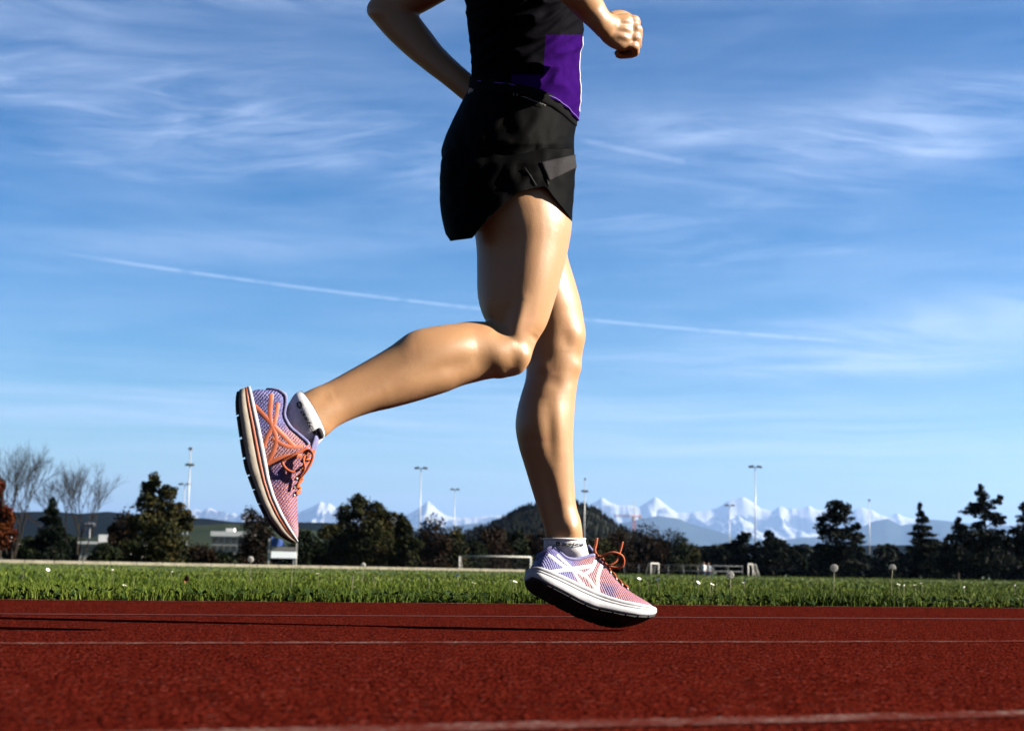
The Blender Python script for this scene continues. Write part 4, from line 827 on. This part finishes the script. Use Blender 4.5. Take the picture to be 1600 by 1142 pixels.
# railing and two people far across the pitch
M_RAIL = mat('grey_rail', color=(.0350, .0385, .0455), rough=.5)
a, b_ = at(975, 881, 185.), at(1160, 884, 185.); e = empty('railing', ((a.x+b_.x)/2, 185., ZG)); tag(e, 'thin grey railing along the far pitch right of the laces', 'railing')
MB().tube([(a.x, 185, .75), (b_.x, 185, .75)], .03, 6).build('rail', M_RAIL, e); MB().tube([(a.x, 185, .1), (b_.x, 185, .1)], .03, 6).build('rail', M_RAIL, e)
for i in range(9): x = a.x+(b_.x-a.x)*i/8; MB().tube([(x, 185, ZG), (x, 185, .78)], .03, 6).build('post', M_RAIL, e)
def walker(label, px, D, top_m, leg_m, h):
    p = at(px, 885, D); e = empty('person', (p.x, D, ZG)); tag(e, label, 'person'); s = h/1.75; o = Vector((p.x, D, ZG)); q = MB()
    for sx in (-1, 1):
        P2, R2 = limb([(o+Vector((sx*.11, -.06*sx, .02))*s, .045*s), (o+Vector((sx*.10, 0, .48))*s, .06*s), (o+Vector((sx*.09, 0, .92))*s, .085*s)]); q.tube(P2, R2, 10)
        P2, R2 = limb([(o+Vector((sx*.19, 0, 1.42))*s, .055*s), (o+Vector((sx*.26, .02, 1.12))*s, .042*s), (o+Vector((sx*.25, -.10, .86))*s, .035*s)]); q.tube(P2, R2, 10); q.ball(o+Vector((sx*.25, -.12, .80))*s, .045*s)
    P2, R2 = limb([(o+Vector((0, 0, .86))*s, .14*s), (o+Vector((0, 0, 1.12))*s, .135*s), (o+Vector((0, 0, 1.38))*s, .17*s), (o+Vector((0, 0, 1.50))*s, .06*s), (o+Vector((0, 0, 1.58))*s, .055*s)]); q.tube(P2, R2, 14); q.ball(o+Vector((0, -.01, 1.65))*s, (.078*s, .092*s, .11*s))
    link('body', remesh(q, .02, 2), M_SKIN, e)
    P2, R2 = limb([(o+Vector((0, 0, .88))*s, .17*s), (o+Vector((0, 0, 1.12))*s, .165*s), (o+Vector((0, 0, 1.40))*s, .20*s), (o+Vector((0, 0, 1.49))*s, .08*s)]); t = MB().tube(P2, R2, 16)
    for sx in (-1, 1): t.tube([o+Vector((sx*.18, 0, 1.42))*s, o+Vector((sx*.255, .02, 1.12))*s, o+Vector((sx*.25, -.06, .93))*s], [.075*s, .06*s, .05*s], 10)
    t.build('jacket', top_m, e); t = MB()
    for sx in (-1, 1): t.tube([o+Vector((sx*.11, -.06*sx, .08))*s, o+Vector((sx*.10, 0, .48))*s, o+Vector((sx*.08, 0, .93))*s], [.075*s, .085*s, .12*s], 10)
    t.build('trousers', leg_m, e); MB().ball(o+Vector((0, .015, 1.68))*s, (.085*s, .095*s, .105*s)).build('hair', mat('dark_hair', color=(.02, .015, .01)), e)
M_NAVY = mat('navy_cloth', color=(.012, .016, .04), rough=.9)
walker('distant person in a white top and navy trousers by the railing', 1099.5, 178., mat('white_cloth', color=(.30, .30, .31), rough=.9), M_NAVY, 2.0)
walker('distant person in a grey jacket beside the one in white', 1107, 181., mat('grey_cloth', color=(.09, .10, .12), rough=.9), M_NAVY, 1.95)
# white board on posts below the raised shoe
BD = 70.; e = empty('notice_board', (at(442, 880, BD).x, BD, ZG)); tag(e, 'white board on posts with a blue cover, below the raised shoe', 'board')
def bp(px, py): return at(px, py, BD)
for px, y0 in ((421, 841), (459, 872), (463.5, 848)): p = bp(px, y0); MB().box((p.x, BD, (p.z+ZG)/2), (.028 if px != 421 else .04, .03, (p.z-ZG)/2)).build('post', M_GOAL, e, False)
p, q_ = bp(424, 861), bp(463, 872); MB().box(((p.x+q_.x)/2, BD-.04, (p.z+q_.z)/2), ((q_.x-p.x)/2, .012, (p.z-q_.z)/2)).build('panel', mat('white_board', color=(.8, .8, .8), rough=.5), e, False)
p, q_ = bp(424, 854), bp(463, 860.2); MB().box(((p.x+q_.x)/2, BD-.02, (p.z+q_.z)/2), ((q_.x-p.x)/2, .012, (p.z-q_.z)/2)).build('upper_panel', mat('grey_board', color=(.1496, .1360, .1292), rough=.6), e, False)
V = []; g = 12
for j in range(g+1):
    for i in range(g+1):
        s, t = i/g, j/g; w = bp(424+22*s*(1-.25*(1-t)), 838+5*s+(15-5*s)*t); V.append(w+Vector((0, .05*math.sin(s*7+t*2)-.03, 0)))
mm = bpy.data.meshes.new('cover'); mm.from_pydata(V, [], [(j*(g+1)+i, j*(g+1)+i+1, (j+1)*(g+1)+i+1, (j+1)*(g+1)+i) for j in range(g) for i in range(g)]); mm.update()
link('cover', mm, mat('blue_tarpaulin', noisy((.0102, .0204, .0816), (.0340, .0612, .1632), 3, rough=.5)), e).modifiers.new('s', 'SOLIDIFY').thickness = .01
# white edging along the far side of the grass
M_EDGE = mat('weathered_white_board', noisy((.0510, .0462, .0340), (.0816, .0748, .0578), 2.5, .01))
A, B2 = at(-60, 879, 44.), at(820, 888.5, 66.); q = MB(); n = 26
e = empty('edging', (A.lerp(B2, .5).x, A.lerp(B2, .5).y, -.5)); tag(e, 'long low white board edging along the far left side of the grass', 'edging')
for i in range(n):
    p0, p1 = A.lerp(B2, (i+.01)/n), A.lerp(B2, (i+.99)/n); zt = .085-.045*i/n; d = p1-p0; rz = math.atan2(d.y, d.x); c = (p0+p1)/2
    MB().box((c.x, c.y, (zt-.55)/2), (d.length/2, .025, (zt+.55)/2), rz).build('board', M_EDGE, e, False)
# ------------------------------------------------------------------ the grass
def blades(n, ufun, vfun, h0, h1, wd, seed, seg=2, lean=.35):
    r = np.random.default_rng(seed); u, v = ufun(r, n), vfun(r, n)
    cl = np.array([noise.noise(Vector((a*1.7, b*1.7, 1.))) for a, b in zip(u, v)]); cl2 = np.array([noise.noise(Vector((a*9, b*9, 4.))) for a, b in zip(u, v)])
    v = v+np.array([.05*noise.noise(Vector((a*3.1, 0, 9.)))+.03*noise.noise(Vector((a*11, 0, 3.))) for a in u])
    h = (h0+(h1-h0)*r.random(n))*.74*(1+.5*cl+.36*cl2)
    ang = r.uniform(0, 6.283, n); ln = r.random(n)**1.4*lean*h*1.6; w = wd*(.6+.8*r.random(n)); fa = r.uniform(0, 3.14159, n)
    base = np.outer(u, TU)+np.outer(v, TV); side = np.stack([np.cos(fa), np.sin(fa), np.zeros(n)], 1); ld = np.stack([np.cos(ang), np.sin(ang), np.zeros(n)], 1)
    L = []
    for s in range(seg+1):
        t = s/seg; c = base+ld*(ln*t*t)[:, None]; c[:, 2] = h*t*(1-.12*t)-.002; ww = (w*(1-t)**.7*.5+.0003)[:, None]
        L += [c-side*ww, c+side*ww]
    V = np.stack(L, 1).reshape(-1, 3); k = 2*(seg+1); o = np.arange(n)[:, None]*k
    Q = np.concatenate([o+np.array([[2*s, 2*s+1, 2*s+3, 2*s+2]]) for s in range(seg)], 1).reshape(-1, 4)
    return V, Q
M_GRASS = leafmat('grass_blades', [(0, (.006, .011, .002)), (.45, (.022, .034, .004)), (.85, (.048, .058, .009)), (1, (.085, .075, .028))], .5)
U_ = lambda a, b: (lambda r, n: r.uniform(a, b, n))
vn = lambda a, b: (lambda r, n: a+(b-a)*r.random(n)**1.3)
parts_ = [blades(95000, U_(-3.2, 6.5), vn(EDGE+.01, EDGE+1.2), .034, .072, .0034, 1, 3), blades(70000, U_(-5, 9), vn(EDGE+1.2, EDGE+4.5), .036, .060, .0048, 2, 2), blades(60000, U_(-9, 17), vn(EDGE+4.5, EDGE+14), .03, .05, .010, 3, 2), blades(50000, U_(-22, 36), vn(EDGE+14, EDGE+36), .025, .042, .02, 4, 1)]
V = []; Q = []; o = 0
for a, b_ in parts_: V.append(a); Q.append(b_+o); o += len(a)
tag(fastmesh('grass', np.concatenate(V), np.concatenate(Q), M_GRASS), 'uneven green grass along the edge of the track', 'grass', kind='stuff')
# broad low leaves of clover and plantain at the verge
def herbs():
    r = np.random.default_rng(8); V = []; Q = []
    for i in range(5200):
        u = r.uniform(-3, 6); v = EDGE+.0+abs(r.normal())*.16; c = tp(u, v, r.uniform(.004, .040)); s = r.uniform(.006, .016); a = r.uniform(0, 6.28); t = r.uniform(.1, .9)
        ax = Vector((math.cos(a)*math.cos(t), math.sin(a)*math.cos(t), math.sin(t))); sd = Vector((-math.sin(a), math.cos(a), 0)); o = len(V)
        V += [c-ax*s, c-ax*s*.2+sd*s*.6, c+ax*s, c-ax*s*.2-sd*s*.6]; Q.append((o, o+1, o+2, o+3))
    tag(fastmesh('verge_herbs', [tuple(x) for x in V], Q, leafmat('clover_leaves', [(0, (.0031, .0073, .0018)), (.7, (.0092, .0169, .0043)), (1, (.0230, .0306, .0138))])), 'small round clover leaves at the edge of the track', 'ground cover', kind='stuff')
herbs()
# dandelion clocks
M_STEM = mat('pale_stem', color=(.0571, .0530, .0286), rough=.7); M_FLUFF = mat('seed_fluff', color=(.2040, .1958, .1877), rough=.9); M_CORE = mat('seed_core', color=(.0245, .0184, .0122))
def dandelion(label, px, py, Yd, r, seed, tilt=0, part=1.0):
    c = at(px, py, Yd); rr = random.Random(seed); bx = c.x-tilt; e = empty('dandelion_clock', (bx, Yd, 0)); tag(e, label, 'dandelion', 'dandelion seed heads in the grass')
    MB().tube([(bx, Yd, -.002), (bx+tilt*.2, Yd, c.z*.5), tuple(c)], [.0022, .0018, .0015], 7).build('stem', M_STEM, e); MB().ball(c, r*.22, None, 10, 8).build('core', M_CORE, e)
    q = MB()
    for i in range(int(120*part)):
        z = 1-2*(i+.5)/120; a = i*2.39996; s = math.sqrt(1-z*z); d = Vector((s*math.cos(a), s*math.sin(a), z)); rad = r*rr.uniform(.9, 1.06); o = d.orthogonal().normalized(); w = d.cross(o); p = c+d*rad*.8
        q.tube([c+d*r*.2, p], .00022, 3, False)
        for k in range(6):
            t = (o*math.cos(k*1.047)+w*math.sin(k*1.047))*r*.20+d*r*.16; n_ = d.cross(t).normalized()*.0006; q.add([p-n_, p+n_, p+t+n_*.5, p+t-n_*.5], [(0, 1, 2, 3)])
    q.build('seed_head', M_FLUFF, e)
dandelion('dandelion seed head left of the white board on posts', 392, 873.5, 8.0, .017, 1)
dandelion('small dandelion seed head below the large round tree', 568, 882.5, 8.5, .014, 2, .004, .75)
dandelion('low dandelion seed head right of the two distant people', 1141, 898, 6.8, .0185, 3)
dandelion('tall full dandelion seed head below the uneven pine', 1303.5, 887, 6.9, .0185, 4, .004)
dandelion('dandelion seed head with half its seeds gone, nearest the right edge', 1394.5, 886.5, 6.9, .0165, 5, .008, .7)
# white clover and daisies, one by one
M_PET = mat('white_petals', color=(.4080, .4080, .3740), rough=.8); M_EYE = mat('yellow_eye', color=(.1700, .1088, .0136))
FL = [(36, 889, 6.9), (75, 890, 6.8), (175, 891, 6.4), (268, 894, 6.5), (150, 912, 5.6), (195, 915, 5.6), (392, 900, 6.2), (430, 894, 6.9), (497, 896, 6.6), (552, 899, 6.3), (585, 899, 6.4), (670, 902, 6.2), (715, 898, 6.6), (740, 911, 5.8), (798, 904, 6.3), (805, 909, 6.0), (999, 904, 6.8), (1012, 907, 6.6), (1028, 905, 6.7), (1091, 910, 6.4), (1119, 907, 6.7), (1113, 913, 6.3), (1163, 910, 6.6), (1404, 913, 7.0), (1412, 915, 6.9), (1430, 914, 7.0), (1440, 911, 7.2), (1506, 918, 7.0), (1585, 915, 7.3), (701, 925, 5.5), (731, 927, 5.4), (30, 923, 5.2), (205, 926, 5.2), (1590, 935, 6.3)]
FL.sort(); ONES = 'first second third fourth fifth sixth seventh eighth ninth tenth eleventh twelfth thirteenth fourteenth fifteenth sixteenth seventeenth eighteenth nineteenth twentieth'.split()
ORD = ONES+['twenty-'+w for w in ONES[:9]]+['thirtieth']+['thirty-'+w for w in ONES[:9]]
for i, (px, py, Yd) in enumerate(FL):
    c = at(px, py, Yd); rr = random.Random(i); k = i % 3
    e = empty('daisy', (c.x, c.y, 0)); tag(e, ORD[i]+' white daisy from the left edge among the grass blades', 'flower', 'white daisies in the grass')
    MB().tube([(c.x, c.y, -.002), (c.x+.002, c.y, c.z*.6), tuple(c)], .0010, 5).build('stem', M_STEM, e)
    t = Matrix.Rotation(rr.uniform(-.7, .7), 3, 'X') @ Matrix.Rotation(rr.uniform(-.6, .6), 3, 'Y'); q = MB()
    for a in range(11):
        d = Vector((math.cos(a*.571), math.sin(a*.571), 0)); s = Vector((-d.y, d.x, 0)); L = .0095
        q.add([c+t@(d*.0015-s*.0009), c+t@(d*.0015+s*.0009), c+t@(d*L*.8+s*.0020+UP*.0016), c+t@(d*L+UP*.0018), c+t@(d*L*.8-s*.0020+UP*.0016)], [(0, 1, 2, 3, 4)])
    q.build('petals', M_PET, e); MB().ball(c+t@Vector((0, 0, .0010)), (.0028, .0028, .0018), t, 8, 6).build('eye', M_EYE, e)
# a dry leaf caught in the grass, pale seed stalks
c = at(290, 906, 5.75); V = []; g = 8
for j in range(g+1):
    for i in range(5):
        t = j/g; s = (i-2)/2; w = .016*math.sin(math.pi*min(1, t*.96+.03))**.7*(1+.25*math.sin(t*22)); V.append(c+Vector((s*w*.62+.004*t, .006*math.sin(t*4+s), (t-.5)*.028+.005*abs(s))))
mm = bpy.data.meshes.new('dry_leaf'); mm.from_pydata(V, [], [(j*5+i, j*5+i+1, (j+1)*5+i+1, (j+1)*5+i) for j in range(g) for i in range(4)]); mm.update()
o = link('dry_leaf', mm, mat('dry_leaf', noisy((.0326, .0122, .0049), (.0694, .0286, .0122), 90, .001))); o.modifiers.new('s', 'SOLIDIFY').thickness = .0006; tag(o, 'curled brown dry leaf caught in the grass on the left', 'leaf')
for i, (px, y1, y0, Yd) in enumerate([(453, 886, 925, 5.5), (206, 904, 924, 5.5), (548, 900, 935, 5.5), (1107, 900, 915, 6.0)]):
    a, b_ = at(px, y0, Yd), at(px+3, y1, Yd); a.z = 0; q = MB().tube([a, a.lerp(b_, .5)+Vector((.003, 0, 0)), b_], [.0016, .0013, .0008], 5)
    for k in range(8): p = a.lerp(b_, .8+.025*k); q.ball(p+Vector((.0012*(-1)**k, 0, 0)), (.001, .001, .0024), None, 5, 4)
    tag(q.build('grass_stalk', M_STEM), ['pale seed stalk under the toe of the raised shoe', 'short pale stalk left of the dry leaf', 'pale stalk left of the small dandelion', 'pale stalk below the two distant people'][i], 'stalk', 'pale stalks in the grass')
